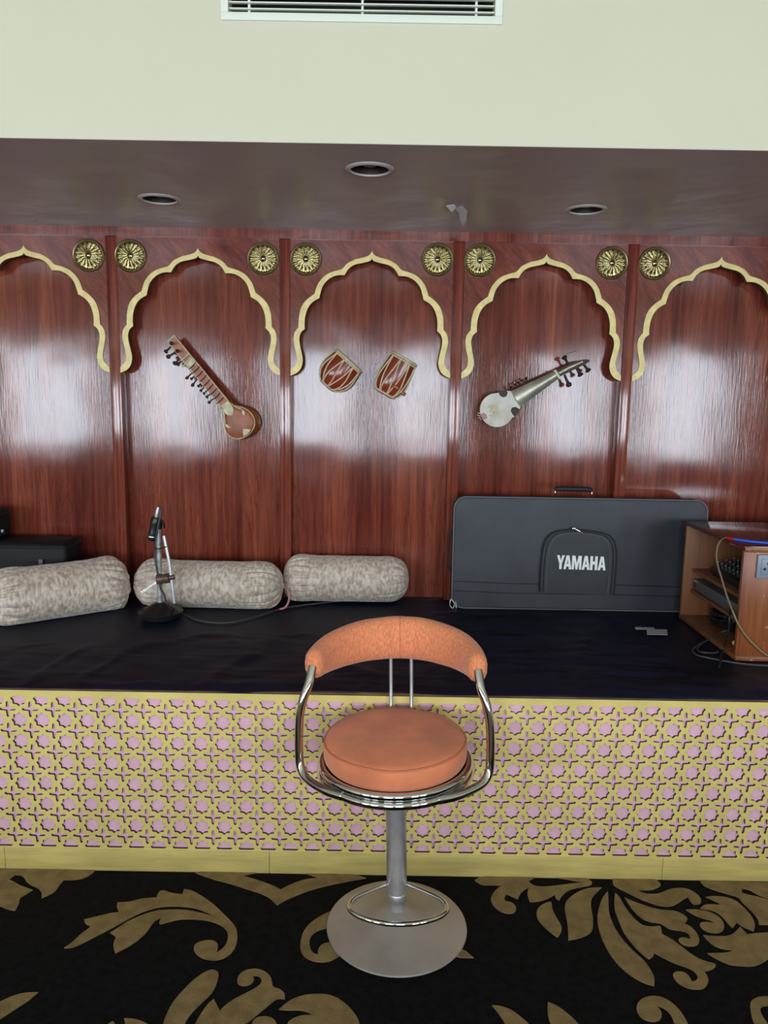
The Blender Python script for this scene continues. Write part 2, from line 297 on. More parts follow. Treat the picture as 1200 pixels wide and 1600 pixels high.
floor = MB(); floor.box((XL - .1, BACK - .1, -0.1), (XR + .1, YW + .1, 0.0))
def crop(sx, ox, oy, pts): return [(x / sx + ox, y / sx + oy) for x, y in pts]
A_ = lambda *p: crop(4.0, 0, 1350, p)
B_ = lambda *p: crop(3.75, 240, 1350, p)
C_ = lambda *p: crop(4.615, 720, 1360, p)
D_ = lambda *p: crop(4.615, 940, 1360, p)
CARPET = [
 A_((-90,5),(590,22),(595,45),(530,85),(470,97),(400,97),(375,125),(350,165),(300,195),(260,210),(262,175),(235,145),(205,135),(165,110),(145,68),(95,65),(55,95),(90,110),(130,135),(205,160),(160,188),(120,212),(122,240),(95,288),(50,283),(10,262),(-90,240)),
 A_((400,522),(450,490),(500,440),(570,388),(530,370),(525,345),(560,337),(640,318),(700,303),(745,300),(728,262),(735,238),(800,238),(880,215),(940,210),(978,208),(990,175),(1020,160),(1070,180),(1140,188),(1150,155))
 + B_((230,155),(290,190),(340,225),(390,270),(440,320),(485,370),(493,430),(480,490),(440,535),(380,563),(300,558),(245,525),(232,490),(250,460),(300,445),(350,445),(378,465),(375,500),(365,518),(400,500),(432,460),(438,400),(410,365),(360,340),(300,325),(200,318),(130,325),(80,340),(40,350),(30,345),(45,312))
 + A_((970,350),(945,380),(920,420),(870,470),(800,515),(720,555),(708,520),(712,480),(728,455),(710,440),(688,428),(740,395),(800,355),(870,325),(920,305),(1000,285))
 + B_((30,270),(100,265),(200,268),(280,285),(330,300),(365,313),(320,285),(270,262),(200,248),(100,243),(30,250))
 + A_((960,275),(880,300),(810,335),(740,375),(680,408),(600,448),(520,490),(450,522)),
 B_((245,50),(340,85),(440,110),(550,145),(670,185),(725,240),(760,215),(850,175),(950,140),(1080,110),(1245,80),(1150,52),(1000,30),(850,25),(870,48),(975,80),(900,85),(820,110),(745,148),(690,120),(600,90),(520,65),(640,42),(640,20),(400,20)),
 B_((1060,265),(990,295),(920,340),(875,395),(857,470),(865,520),(900,555),(960,573),(1030,570),(1085,540),(1130,510),(1110,440),(1040,455),(990,465),(962,495),(965,530),(930,520),(912,480),(915,430),(945,395),(1000,375),(1060,365),(1130,330),(1110,260)),
 C_((-30,560),(25,570),(60,600),(92,627),(0,627),(-60,610)),
 B_((55,938),(70,890),(110,810),(170,740),(240,670),(310,625),(350,615),(378,630),(382,660),(355,740),(300,795),(240,850),(200,900),(180,938),(165,1100),(40,1100)),
 B_((240,938),(280,870),(320,815),(352,788),(365,815),(388,858),(420,825),(480,785),(560,745),(620,710),(635,685),(628,660),(600,650),(580,655),(590,675),(575,700),(535,713),(495,705),(488,680),(500,645),(540,618),(600,610),(650,625),(685,655),(695,690),(697,720),(740,730),(768,755),(770,788),(720,785),(680,820),(620,870),(560,920),(530,938),(400,1100),(200,1100)),
 B_((572,938),(590,905),(630,890),(680,892),(710,912),(725,938),(730,1040),(560,1040)),
 B_((735,850),(790,800),(860,770),(940,758),(1030,762),(1100,795),(1150,840),(1190,890),(1210,938),(1200,1080),(800,1080),(775,938),(810,905),(860,885),(935,882),(900,862),(850,852),(790,855)),
 A_((775,962),(840,965),(900,985),(940,1010),(960,1080),(760,1080),(785,1000)),
 A_((670,1000),(705,980),(720,1000),(740,1080),(640,1080)),
 A_((-180,960),(-90,900),(0,860),(70,825),(150,802),(237,800),(180,850),(100,900),(40,940),(0,965),(-180,1060)),
 C_((100,70),(130,48),(200,42),(270,42),(280,20),(560,20),(545,42),(485,75),(520,105),(570,117),(680,110),(780,95),(885,85),(760,60),(670,48),(680,25),(850,30),(920,60),(950,85),(940,103),(880,115),(800,130),(760,150),(725,185),(712,212),(690,205),(675,172),(640,195),(570,220),(500,225),(485,195),(480,150),(495,122),(465,130),(430,160),(410,205),(380,190),(330,168),(310,195),(320,220),(370,228),(400,260),(395,295),(360,312),(290,298),(240,260),(212,210),(230,165),(260,130),(298,105),(220,102),(150,103)),
 C_((640,222),(655,230),(660,280),(690,340),(732,405),(720,450),(698,482),(640,440),(580,385),(548,340),(545,290),(575,250)),
 C_((1015,122),(980,155),(940,200),(938,260),(955,350),(952,432),(910,465),(850,488),(775,500),(775,430),(765,350),(748,280),(755,225),(800,180),(870,140),(940,122)),
 D_((45,150),(50,200),(50,290),(70,360),(110,440),(170,520),(240,590),(310,650),(355,715),(382,770),(380,830),(320,815),(230,770),(140,700),(70,620),(20,530),(-12,450),(-30,380),(-30,320),(-15,250),(15,180)),
 D_((98,160),(130,190),(160,250),(220,330),(290,395),(360,405),(420,398),(435,425),(430,455),(500,490),(580,550),(650,605),(720,645),(820,672),(825,690),(790,715),(738,725),(760,755),(775,795),(745,845),(700,857),(620,848),(550,810),(515,765),(515,740),(545,725),(600,730),(635,765),(650,800),(680,795),(697,770),(680,735),(640,705),(580,685),(500,655),(420,615),(380,592),(370,620),(340,637),(310,615),(250,560),(190,490),(150,430),(120,350),(95,290),(90,220)),
 D_((165,192),(210,215),(280,240),(360,268),(440,285),(520,287),(570,305),(610,330),(623,352),(595,382),(640,400),(680,440),(707,490),(700,530),(660,545),(600,540),(560,515),(552,490),(590,478),(640,495),(635,465),(610,440),(560,430),(500,425),(450,395),(420,375),(350,370),(290,345),(230,290),(195,240)),
 D_((78,20),(300,25),(390,62),(435,100),(400,125),(350,140),(255,138),(290,158),(350,170),(420,165),(480,135),(560,122),(620,130),(680,160),(720,205),(715,240),(665,243),(640,220),(622,190),(590,205),(550,235),(500,257),(430,255),(360,235),(270,200),(190,160),(120,125),(78,100)),
 D_((750,190),(800,182),(880,187),(960,210),(1010,250),(1060,300),(1095,350),(1108,400),(1095,435),(1060,420),(1020,405),(975,372),(945,412),(915,385),(880,340),(830,295),(770,280),(712,270),(740,245),(800,242),(875,250),(830,225),(790,205)),
 D_((608,282),(680,278),(760,290),(830,320),(875,360),(888,410),(865,445),(800,450),(740,430),(708,400),(710,375),(750,368),(820,378),(800,360),(740,345),(680,325),(635,300)),
 D_((732,465),(780,470),(850,475),(940,468),(1000,405),(1050,460),(1120,450),(1200,445),(1300,455),(1300,560),(1195,640),(1150,670),(1090,690),(1000,685),(930,680),(860,650),(800,620),(765,595),(830,595),(920,590),(948,572),(880,565),(820,545),(770,510)),
 D_((708,70),(1300,90),(1300,215),(1200,200),(1120,170),(1065,135),(1010,128),(1012,160),(1060,175),(1140,190),(1300,240),(1300,388),(1135,388),(1130,350),(1090,300),(1040,250),(1010,225),(990,190),(900,165),(800,135),(730,105)),
 D_((250,970),(290,920),(360,900),(430,908),(500,945),(560,1000),(600,1060),(625,1108),(640,1160),(600,1300),(540,1160),(520,1080),(490,1020),(440,985),(395,972),(430,1010),(437,1050),(410,1085),(350,1088),(290,1065),(255,1020)),
 D_((1068,960),(1090,925),(1150,905),(1300,905),(1300,965),(1160,972),(1140,1000),(1160,1050),(1200,1108),(1260,1200),(1170,1200),(1100,1108),(1080,1040)),
 C_((225,970),(290,975),(370,1005),(440,1060),(495,1108),(540,1190),(350,1190),(320,1095),(270,1025)),
 C_((628,948),(680,965),(740,1005),(800,1055),(852,1108),(900,1190),(680,1190),(645,1100),(625,1030)),
]
for poly in CARPET:
    q = [onZ(x, y, 0.003) for x, y in poly]
    q = smooth_poly([(v.x, v.y) for v in q], sharp=75, it=2)
    floor.plate([q], 0.004, Matrix.Translation((0, 0, 0.003)), mi=1)
    for dx, dy in ((-2.95, 0), (2.95, 0), (0, -1.35), (-2.95, -1.35), (2.95, -1.35)):     # the woven repeat runs on beyond the picture
        if dy or True: floor.plate([q], 0.004, Matrix.Translation((dx, dy - (0.0 if not dy else 0.25), 0.003)), mi=1)
struct('floor', floor, ['carpet', 'carpet_gold'])

mb = MB(); mb.box((XL, YW, 0), (XR, YW + .1, ZC)); struct('wall_back', mb, 'laminate')
mb = MB(); mb.box((XL - .1, BACK, 0), (XL, YW + .1, ZC)); struct('wall_left', mb, 'side_wall')
mb = MB(); mb.box((XR, BACK, 0), (XR + .1, YW + .1, ZC)); struct('wall_right', mb, 'side_wall')
mb = MB()
mb.box((XL - .1, BACK - .1, 0), (XR + .1, BACK, WZ0)); mb.box((XL - .1, BACK - .1, WZ1), (XR + .1, BACK, ZC))
xs = [XL - .1] + [v for ab in WINDOWS for v in ab] + [XR + .1]
for i in range(0, len(xs), 2): mb.box((xs[i], BACK - .1, WZ0), (xs[i + 1], BACK, WZ1))
struct('wall_front', mb, 'side_wall')
for i, (a, b) in enumerate(WINDOWS):
    mb = MB(); t = .035
    mb.box((a, BACK - .09, WZ0), (a + t, BACK - .03, WZ1)); mb.box((b - t, BACK - .09, WZ0), (b, BACK - .03, WZ1))
    mb.box((a, BACK - .09, WZ0), (b, BACK - .03, WZ0 + t)); mb.box((a, BACK - .09, WZ1 - t), (b, BACK - .03, WZ1))
    struct('window_%d' % (i + 1), mb, 'frame_paint')
mb = MB(); mb.box((XL, -1.42, 0), (XR, -1.30, 1.0)); struct('wall_added_shade', mb, 'side_wall')  # added unseen partition behind the camera; shades the floor and trims the window reflection
mb = MB(); mb.box((XL - .1, BACK - .1, ZC), (XR + .1, YF + .1, ZC + .1)); struct('ceiling_main', mb, 'cream')
# soffit with the three round cut-outs of the downlights
LAMPS = [onZ(578, 264, ZS), onZ(249, 310.5, ZS), onZ(916, 327, ZS)]
mb = MB()
polys = [[(XL, -(YW)), (XR, -(YW)), (XR, -YF - .001), (XL, -YF - .001)]]
for c in LAMPS: polys.append([(c.x + .062 * math.cos(k * math.pi / 20), -c.y + .062 * math.sin(k * math.pi / 20)) for k in range(40)])
mb.plate(polys, 0.003, Matrix(((1, 0, 0, 0), (0, -1, 0, 0), (0, 0, -1, ZS), (0, 0, 0, 1))))
ceil = struct('ceiling_soffit', mb, 'soffit')
mb = MB()
for q in ([(711, 327), (722, 322), (730, 330), (729, 340), (724, 349), (719, 341), (717, 333)], [(697, 322), (710, 320), (713, 324), (706, 327)]):
    pts = [onZ(x, y, ZS - .001) for x, y in q]
    v = [mb.bm.verts.new(p - Vector((0, 0, .012 if i in (3, 4, 5) else 0))) for i, p in enumerate(pts)]
    f = mb.bm.faces.new(v); r = bmesh.ops.extrude_face_region(mb.bm, geom=[f]); bmesh.ops.translate(mb.bm, vec=(0, 0, .0012), verts=[g for g in r['geom'] if isinstance(g, bmesh.types.BMVert)])
pf = mb.build('peeling_paint', 'white_print', parent=ceil)
tag(pf, 'white flake of peeling paint hanging down')
# bulkhead wall with the opening of the air vent
VA, VB = onY(357, 20, YF), onY(773, 26, YF)
vx0, vx1, vz0 = VA.x, VB.x, (VA.z + VB.z) / 2; vz1 = vz0 + .17
mb = MB()
mb.box((XL, YF, ZS + .0005), (XR, YF + .05, vz0)); mb.box((XL, YF, vz1), (XR, YF + .05, ZC))
mb.box((XL, YF, vz0), (vx0, YF + .05, vz1)); mb.box((vx1, YF, vz0), (XR, YF + .05, vz1))
struct('wall_upper', mb, 'cream')
v = thing('air_vent', 'white metal air conditioning grille set in the cream bulkhead above', 'air vent', ((vx0 + vx1) / 2, YF, vz0))
mb = MB(); e = .021
for a, b, c, d in ((vx0 - e, vx1 + e, vz0 - e, vz0), (vx0 - e, vx1 + e, vz1, vz1 + e), (vx0 - e, vx0, vz0, vz1), (vx1, vx1 + e, vz0, vz1)):
    mb.box((a, YF - .006, c), (b, YF + .004, d), .0015)
mb.build('frame', 'white_paint', v)
z = vz0 + .011
while z < vz1 - .01:
    MB().box((vx0, YF + .002, z), (vx1, YF + .014, z + .0035), .001).build('slat', 'white_paint', v); z += .0165
for px in (388, 566, 745):
    x = onY(px, 15, YF).x; MB().box((x - .003, YF + .012, vz0), (x + .003, YF + .03, vz1)).build('divider', 'white_paint', v)
mb = MB(); mb.box((vx0 + .03, YF + .045, vz0), (vx0 + .19, YF + .05, vz0 + .012)); mb.build('filter_strip', 'clamp', v)
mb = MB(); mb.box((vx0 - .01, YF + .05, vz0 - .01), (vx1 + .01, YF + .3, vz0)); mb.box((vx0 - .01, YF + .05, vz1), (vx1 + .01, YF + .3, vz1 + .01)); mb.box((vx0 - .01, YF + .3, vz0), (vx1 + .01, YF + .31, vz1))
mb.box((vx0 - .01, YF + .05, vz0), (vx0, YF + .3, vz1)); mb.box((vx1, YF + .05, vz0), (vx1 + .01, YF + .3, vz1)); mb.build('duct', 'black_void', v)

# downlights
LL = ['round recessed downlight in the middle of the brown soffit, nearest the bulkhead', 'round recessed downlight in the left part of the brown soffit', 'round recessed downlight in the right part of the soffit beside rumpled paint']
for c, lab in zip(LAMPS, LL):
    d = thing('downlight', lab, 'downlight', c, 'recessed downlights', local=True)
    MB().lathe([(.062, -.001), (.064, -.006), (.074, -.004), (.078, 0), (.078, .001), (.062, .001)], n=40).build('trim_ring', 'lamp_ring', d)
    MB().lathe([(.0612, .0), (.058, .03), (.056, .10), (.0565, .10), (.0615, .003)], n=40).build('reflector', 'dark_wood', d)
    MB().lathe([(.0001, .006), (.016, .008), (.030, .015), (.038, .028), (.040, .045), (.044, .09), (.0001, .09)], n=32).build('bulb', 'glow_lens', d)

# posts and rails of the wall panelling
posts = [onY((a + b) / 2, 580, YA).x for a, b in ((172.5, 188.3), (437, 454.4), (703.7, 720), (971, 987.5))]
BAY = (posts[-1] - posts[0]) / 3
posts = [posts[0] - BAY] + posts + [posts[-1] + BAY]
PW = .0245
zr = onY(600, 376, YA).z                      # underside of the top rail
for i, x in enumerate(posts):
    struct('trim_%d' % (i + 1), MB().box((x - PW, YA - .003, 0.64), (x + PW, YW, zr), .002), 'laminate_post')
x = posts[0] - BAY; n = 7
while x > XL: struct('trim_%d' % n, MB().box((x - PW, YA - .003, 0.64), (x + PW, YW, zr), .002), 'laminate_post'); x -= BAY; n += 1
x = posts[-1] + BAY
while x < XR: struct('trim_%d' % n, MB().box((x - PW, YA - .003, 0.64), (x + PW, YW, zr), .002), 'laminate_post'); x += BAY; n += 1
struct('trim_%d' % n, MB().box((XL, YA - .012, zr), (XR, YW, ZS)), 'laminate_post')

# scalloped arches
outer = [(582,80),(573,98),(555,113),(520,125),(470,138),(420,165),(390,198),(372,207),(320,222),(270,250),(230,300),(212,350),(208,368),(160,405),(125,450),(108,510),(104,570),(105,595),(82,625),(73,670),(80,720),(92,770),(98,810),(90,850),(57,885)]
inner = [(582,130),(570,146),(520,160),(470,172),(430,200),(405,242),(350,245),(300,270),(262,315),(245,370),(240,397),(195,425),(165,465),(148,520),(145,575),(148,605),(122,630),(112,670),(118,720),(130,770),(138,820),(128,870),(100,905),(57,925)]
OC = {0, 7, 12, 17}; IC = {0, 5, 10, 15}
def edge_line(pts, corners):
    out = []; idx = sorted(corners) + [len(pts) - 1]
    for a, b in zip(idx, idx[1:]):
        seg = spline([(p[0], p[1], 0) for p in pts[a:b + 1]], 4); out += seg[:-1] if b != len(pts) - 1 else seg
    return [((p.x - (582 + (p.y - 80) / 825 * 18)) / 543, (p.y - 80) / 825) for p in out]      # u: 0 apex .. -1 post, v: 0 .. 1 down
OL, IL = edge_line(outer, OC), edge_line(inner, IC)
pa, pbot = onY(579.5, 392.4, YA), onY(579, 584.5, YA)
ZA, HA = pa.z, pa.z - pbot.z
HW = BAY / 2 - PW
arch_lab = ['dark red scalloped arch with gold edging, cut by the left edge of the picture', 'scalloped arch with gold edging above the sitar', 'scalloped arch with gold edging above the two small drums',
            'scalloped arch with gold edging above the sarod with pale round face', 'scalloped arch with gold edging above the wooden cabinet, cut by the right picture edge']
def half(line, s): return [(s * max(u, -1) * HW * -1, -v * HA) for u, v in line]
for i in range(5):
    cx = (posts[i] + posts[i + 1]) / 2; loc = (cx, YA, ZA - HA)
    a = thing('scalloped_arch', arch_lab[i], 'arch', loc, 'scalloped arches along the panelled wall', local=True)
    Lh = [(-abs(x), y) for x, y in half(OL, 1)]; Rh = [(-x, y) for x, y in Lh]
    top = zr - ZA
    board = [(-HW, top), (HW, top)] + Rh[::-1] + Lh[1:]
    mtx = Matrix.Translation((0, 0, HA)) @ WALLM
    MB().plate([board], .018, mtx, side=1).build('spandrel', ['laminate_arch', 'board_edge'], a)
    Li = [(-abs(x), y) for x, y in half(IL, 1)]; Ri = [(-x, y) for x, y in Li]
    band = Lh[::-1] + Rh[1:] + Ri[::-1] + Li[1:]
    MB().plate([band], .022, Matrix.Translation((0, -.004, HA)) @ WALLM, side=1).build('gold_edging', ['gold_paint', 'board_edge'], a)

# brass rosettes
def rosette_mesh():
    rr = .066; n = 256
    def h(r, th):
        q = r / rr
        if q < .16: return .010 + .004 * math.cos(q / .16 * math.pi / 2)
        ph = (th * 8 / math.pi) % 1.0 - .5               # 16 petals, ph 0 on each petal's ridge
        w_ = .16 + .34 * min(1, (q - .16) / .55)          # petals widen outwards
        lo_ = max(0.0, 1 - (abs(ph) / w_) ** 2) ** .5 if abs(ph) < w_ else 0
        tip = 1 - max(0, (q - .80) / .17) ** 2 if q < .97 else 0
        root = min(1, (q - .16) / .10)
        groove = .0045 * max(0, 1 - abs(ph) / .12) * (1 if q > .3 else 0) * min(1, (q - .3) / .2 if q > .3 else 0)
        return .0015 + (.013 * lo_ * max(0, tip) ** .5 - groove * max(0, tip)) * root + .003 * (1 - q)
    mb = MB()
    radii = [0.0005] + [rr * (k + 1) / 26 for k in range(26)]
    mb.grid(lambda u, v: (radii[round(u * 26)] * math.cos(v * 2 * math.pi), -h(radii[round(u * 26)], v * 2 * math.pi), radii[round(u * 26)] * math.sin(v * 2 * math.pi)), 27, n, cv=True)
    return mb
RP = [(138.8, 399.4, 'left of the first post, beside the leftmost arch'), (204.3, 400.2, 'at the upper left of the arch over the sitar'), (411.3, 404.6, 'at the upper right of the arch over the sitar'), (478, 405.3, 'at the upper left of the arch over the two drums'),
      (683.5, 406, 'at the upper right of the arch over the two drums'), (749.5, 407, 'at the upper left of the arch over the sarod'), (955.8, 411.3, 'at the upper right of the arch over the sarod'), (1022.3, 412, 'at the upper left of the rightmost arch')]
first = None
for px, py, lab in RP:
    p = onY(px, py, YA - .001)
    if first is None:
        r0 = thing('brass_rosette', 'round brass flower rosette ' + lab, 'rosette', p, 'brass rosettes in the arch corners', local=True)
        rosette_mesh().build('petal_disc', 'brass', r0, angle=180)
        MB().lathe([(.064, 0), (.0645, .008), (.068, .010), (.0715, .007), (.0725, 0)], Matrix.Rotation(R(90), 4, 'X'), n=64).build('rim', 'brass_dull', r0)
        MB().lathe([(.0726, -.0012), (.0726, .001), (.0001, .001), (.0001, -.0012)], Matrix.Rotation(R(90), 4, 'X'), n=48).build('back_plate', 'brass_dull', r0)
        first = r0
    else:
        r1 = first.copy(); C.objects.link(r1); r1.location = p; r1['label'] = 'round brass flower rosette ' + lab; r1['_w'] = list(p)
        for ch in first.children:
            if ch.parent == first: c = ch.copy(); c.parent = r1; C.objects.link(c)

# ------------------------------------------------------------------ the platform
XP0, XP1 = -3.4, 3.4
plat = thing('stage_platform', 'low stage platform with yellow star lattice over pink backing along the front', 'stage', (0, YP, 0))
px_, pz_ = .0735, .0735
sx0 = onY(30.4, 1124, YP).x; zb = .0890
def clip(poly, f):
    out = []
    for i in range(len(poly)):
        a, b = poly[i - 1], poly[i]; fa, fb = f(a), f(b)
        if (fa >= 0) != (fb >= 0): t = fa / (fa - fb); out.append((a[0] + (b[0] - a[0]) * t, a[1] + (b[1] - a[1]) * t))
        if fb >= 0: out.append(b)
    return out
star = [((.362 if k % 2 == 0 else .288) * math.cos(k * math.pi / 8), (.362 if k % 2 == 0 else .288) * math.sin(k * math.pi / 8)) for k in range(16)]
arm = [(.080, .080), (.066, .20), (.062, .30), (.040, .345), (0, .368), (-.040, .345), (-.062, .30), (-.066, .20)]
cross = []
for k in range(4):
    c_, s_ = math.cos(k * math.pi / 2), math.sin(k * math.pi / 2)
    cross += [(x * c_ - y * s_, x * s_ + y * c_) for x, y in arm]
zt = ZP - .001
polys = [[(-2.2, .079), (2.2, .079), (2.2, zt), (-2.2, zt)]]
i0 = int((-2.1 - sx0) / px_); i1 = int((2.1 - sx0) / px_)
for i in range(i0, i1 + 1):
    for j in range(8):
        x0, z0 = sx0 + i * px_, zb + j * pz_
        s_ = star
        if j == 0: s_ = clip(star, lambda p: p[1] + .07)
        if j == 7: s_ = clip(star, lambda p: .085 - p[1])
        polys.append([(x0 + x * px_, z0 + y * pz_) for x, y in s_])
        if j < 7 and i < i1: polys.append([(x0 + (x + .5) * px_, z0 + (y + .5) * pz_) for x, y in cross])
MB().plate(polys, .009, Matrix.Translation((0, YP, 0)) @ WALLM, side=1).build('lattice_panel', ['lattice', 'lattice_edge'], plat)
MB().box((XP0, YP + .009, .0), (XP1, YP + .028, ZP - .002)).build('backing_board', 'pink', plat)
seams = [XP0, onY(8, 1340, YP).x, onY(421, 1345, YP).x, onY(1035, 1355, YP).x, XP1]
for a, b in zip(seams, seams[1:]): MB().box((a + .0008, YP - .002, .0), (b - .0008, YP + .0088, .079), .0008).build('kickboard', 'kick', plat)
for s_ in (-1, 1): MB().box((min(s_ * 2.2, s_ * 3.4), YP, .079), (max(s_ * 2.2, s_ * 3.4), YP + .0088, zt)).build('plain_panel', 'lattice', plat)
MB().box((XP0, YP + .0005, ZP - .02), (XP1, YW, ZP)).build('deck', 'bare_top', plat) if False else MB().box((XP0, YP + .0095, ZP - .0015), (XP1, YW - .004, ZP)).build('deck', 'bare_top', plat)
# navy cloth, rumpled
def fold(x, y):
    z = 0.0
    n1 = noise.noise(Vector((x * 1.1, y * 7.0, 3.1))); n2 = noise.noise(Vector((x * 2.3 + 5, y * 15.0 + x * 1.5, 8.2))); n3 = noise.noise(Vector((x * 3.0 + y * 2.0, y * 3.0 - x * 4.0, 1.7)))
    z += .010 * (1 - abs(n1) * 2.2) * max(0, min(1, (x - .1) * 1.6)) * (1 if y < 3.35 else .4)
    z += .006 * max(0, 1 - abs(n2) * 4) * max(.25, min(1, (x + .2) * 1.5))
    z += .005 * max(0, 1 - abs(n3) * 5)
    z += .0035 * noise.noise(Vector((x * 8, y * 9, 0)))
    ex = min(1, max(0, (3.58 - y) / .1))
    for a, b, c, d in ((-2.3, 3.02, .18, 3.6), (-1.9, 2.85, -1.1, 3.6), (-1.08, 3.06, -.86, 3.3), (.28, 3.36, 1.7, 3.6), (1.12, 2.62, 2.1, 3.6), (1.02, 3.04, 1.26, 3.20), (-.95, 3.06, .10, 3.6)):
        dd = max(a - x, x - c, b - y, y - d, 0); ex = min(ex, dd / .07)
    return max(0.0, z * 1.25 + .003) * ex
def cloth(u, v):
    x = -3.2 + 6.4 * u
    yf = YP + .004 + .003 * math.sin(x * 5) + (.022 * max(0, 1 - abs((x + .13) / .33) ** 2) if abs(x + .13) < .33 else 0) + .004 * noise.noise(Vector((x * 6, 0, 0)))
    y = yf + (3.596 - yf) * v
    z = ZP + .0025 + fold(x, y) * min(1, (v + .01) / .05)
    return (x, y, z)
NX, NY = 420, 110
mb = MB(); mb.grid(cloth, NX, NY)
r = bmesh.ops.extrude_face_region(mb.bm, geom=mb.bm.faces[:]); 
for g in r['geom']:
    if isinstance(g, bmesh.types.BMVert): g.co.z = max(ZP + .0003, g.co.z - .0012)
cl = mb.build('stage_cloth', 'navy', angle=180)
tag(cl, 'rumpled dark navy cloth spread over the stage platform', 'cloth')
ZT = ZP + .0055            # what lies on the cloth rests here

# ------------------------------------------------------------------ bolsters
def bolster(name, label, A, B, Rr, seed, gather=(1, 1)):
    A = Vector(A); B = Vector(B); L = (B - A).length; ang = math.atan2(B.y - A.y, B.x - A.x)
    root = thing(name, label, 'bolster', ((A.x + B.x) / 2, (A.y + B.y) / 2, A.z), 'velvet bolsters against the panelled wall', rot=ang, local=True)
    def fn(u, v):
        th = v * 2 * math.pi; q = 2 * u - 1
        t = max(0, (abs(q) - .60) / .40)
        env = (1 - min(1, t) ** 2.6) ** .5 if t < 1 else 0
        env = max(env, .07)
        r = Rr * (env * (1 + .018 * noise.noise(Vector((q * 3, math.cos(th), math.sin(th) + seed)))))
        t2 = max(0, (abs(q) - .40) / .60)
        amp = .28 * t2 ** 1.3 * Rr * (1 if (gather[0] if q < 0 else gather[1]) else .30) * min(1, (env - .05) * 4)
        ph = 9.5 * th + 3.2 * noise.noise(Vector((math.cos(th) * 1.7 + seed, math.sin(th) * 1.7, q * 1.5)))
        fr2 = noise.noise(Vector((math.cos(th) * 6 + seed, math.sin(th) * 6, q * 1.2 + 4)))
        r += amp * (abs(math.sin(ph)) ** .6 - .62) * (.5 + .9 * abs(fr2) * 2) + amp * .5 * fr2
        x = q * L / 2 * (1 - .012 * (1 - env))
        zz = r * math.sin(th) ; zz = max(zz, -Rr * .93)
        return (x, r * math.cos(th), zz + Rr * .93)
    mb = MB(); mb.grid(lambda u, v: fn(.5 - .5 * math.cos(u * math.pi) if False else u, v), 120, 220, cv=True, capu=True)
    mb.build('cover', 'velvet', root, angle=180)
    for s_, g in ((-1, gather[0]), (1, gather[1])):
        if g: MB().tube([(s_ * (L / 2 - .002), Rr * .085 * math.cos(k * math.pi / 8), Rr * .93 + Rr * .085 * math.sin(k * math.pi / 8)) for k in range(16)], .004, 8, closed=True).build('gathered_tie', 'velvet', root)
    return root
b1 = bolster('velvet_bolster', 'large velvet bolster lying at an angle in front of the black case', (-1.62, 3.01, ZT), (-1.145, 3.365, ZT), .117, 1.0)
b2 = bolster('velvet_bolster', 'middle velvet bolster, lying behind the microphone stand', (onY(208, 915, 3.36).x, 3.385, ZT), (onY(443, 915, 3.36).x, 3.37, ZT), .106, 5.0)
b3 = bolster('velvet_bolster', 'short velvet bolster with smooth right end, below the two small drums', (onY(441, 900, 3.46).x, 3.475, ZT + .012), (onY(640, 900, 3.46).x, 3.485, ZT + .012), .106, 9.0, (1, 0))
e = b2.location
tx = onY(443, 915, 3.36).x
mb = MB(); mb.tube(spline([(tx - .005, 3.37, ZT + .10), (tx + .02, 3.35, ZT + .085), (tx + .028, 3.335, ZT + .045), (tx + .012, 3.325, ZT + .012), (tx - .012, 3.315, ZT + .006)], 6), .0045, 6, flat=.35)
rb = mb.build('pink_ribbon', 'pink_ribbon'); tag(rb, 'thin pink ribbon tie hanging between the middle and the short bolster', 'ribbon')

# ------------------------------------------------------------------ black cases at the left
def soft_case(name, label, cen, size, rot, extra=None, rx=0):
    t = thing(name, label, 'case', cen, rot=rot, local=True)
    sx, sy, sz = size
    MB().box((-sx / 2, -sy / 2, 0), (sx / 2, sy / 2, sz), .028, seg=4).build('body', 'case_matte', t)
    for z in (.022, sz - .022):
        pts = [(a * (sx / 2 - .028) + .028 * math.cos(th), b * (sy / 2 - .028) + .028 * math.sin(th), z) for a, b, t0 in ((1, 1, 0), (-1, 1, 90), (-1, -1, 180), (1, -1, 270)) for th in [R(t0 + k * 15) for k in range(7)]]
        MB().tube(pts, .0035, 6, closed=True).build('piping', 'case_dark', t)
    return t
pc = onY(113, 868, 3.28)
c1 = soft_case('instrument_case', 'large flat black case at the left, lying behind the angled bolster', (-1.80, 3.418, ZT), (.80, .20, .285), R(.6))
for s_ in (0,):
    MB().box((.28, -.114, .19), (.30, -.108, .215), .002).build('latch', 'case_pipe', c1)
c2 = soft_case('instrument_case', 'small black bag standing on the large case at the left picture edge', (-1.865, 3.42, ZT + .286), (.30, .16, .135), R(-4))
mb = MB(); mb.box((.148, -.02, .03), (.158, -.006, .045), .002); mb.build('buckle', 'steel', c2)

# ------------------------------------------------------------------ microphone on its stand
MY = 3.17
Mp = lambda x, y, Y=MY: onY(x / 7.2727 + 190, y / 7.2727 + 770, Y)
base = onZ(250.5, 962, ZT); base = Vector((Mp(440, 1300).x, MY, ZT))
ms = thing('microphone_stand', 'short scuffed metal microphone stand with black dish base before the middle bolster', 'microphone stand', base)
T0 = Matrix.Translation(base)
MB().lathe([(.0001, .0), (.070, 0), (.078, .006), (.080, .018), (.093, .026), (.094, .031), (.088, .034), (.060, .046), (.030, .064), (.018, .070), (.0001, .071)], T0, n=48).build('base', 'black_plastic', ms)
pt = Vector((base.x, MY, Mp(440, 410).z))
MB().lathe([(.0001, 0), (.0115, 0), (.0115, 1), (.0001, 1)], between(base + Vector((0, 0, .068)), pt) @ Matrix.Diagonal((1, 1, (pt - base).length - .068, 1)), n=20).build('pole', 'mill', ms)
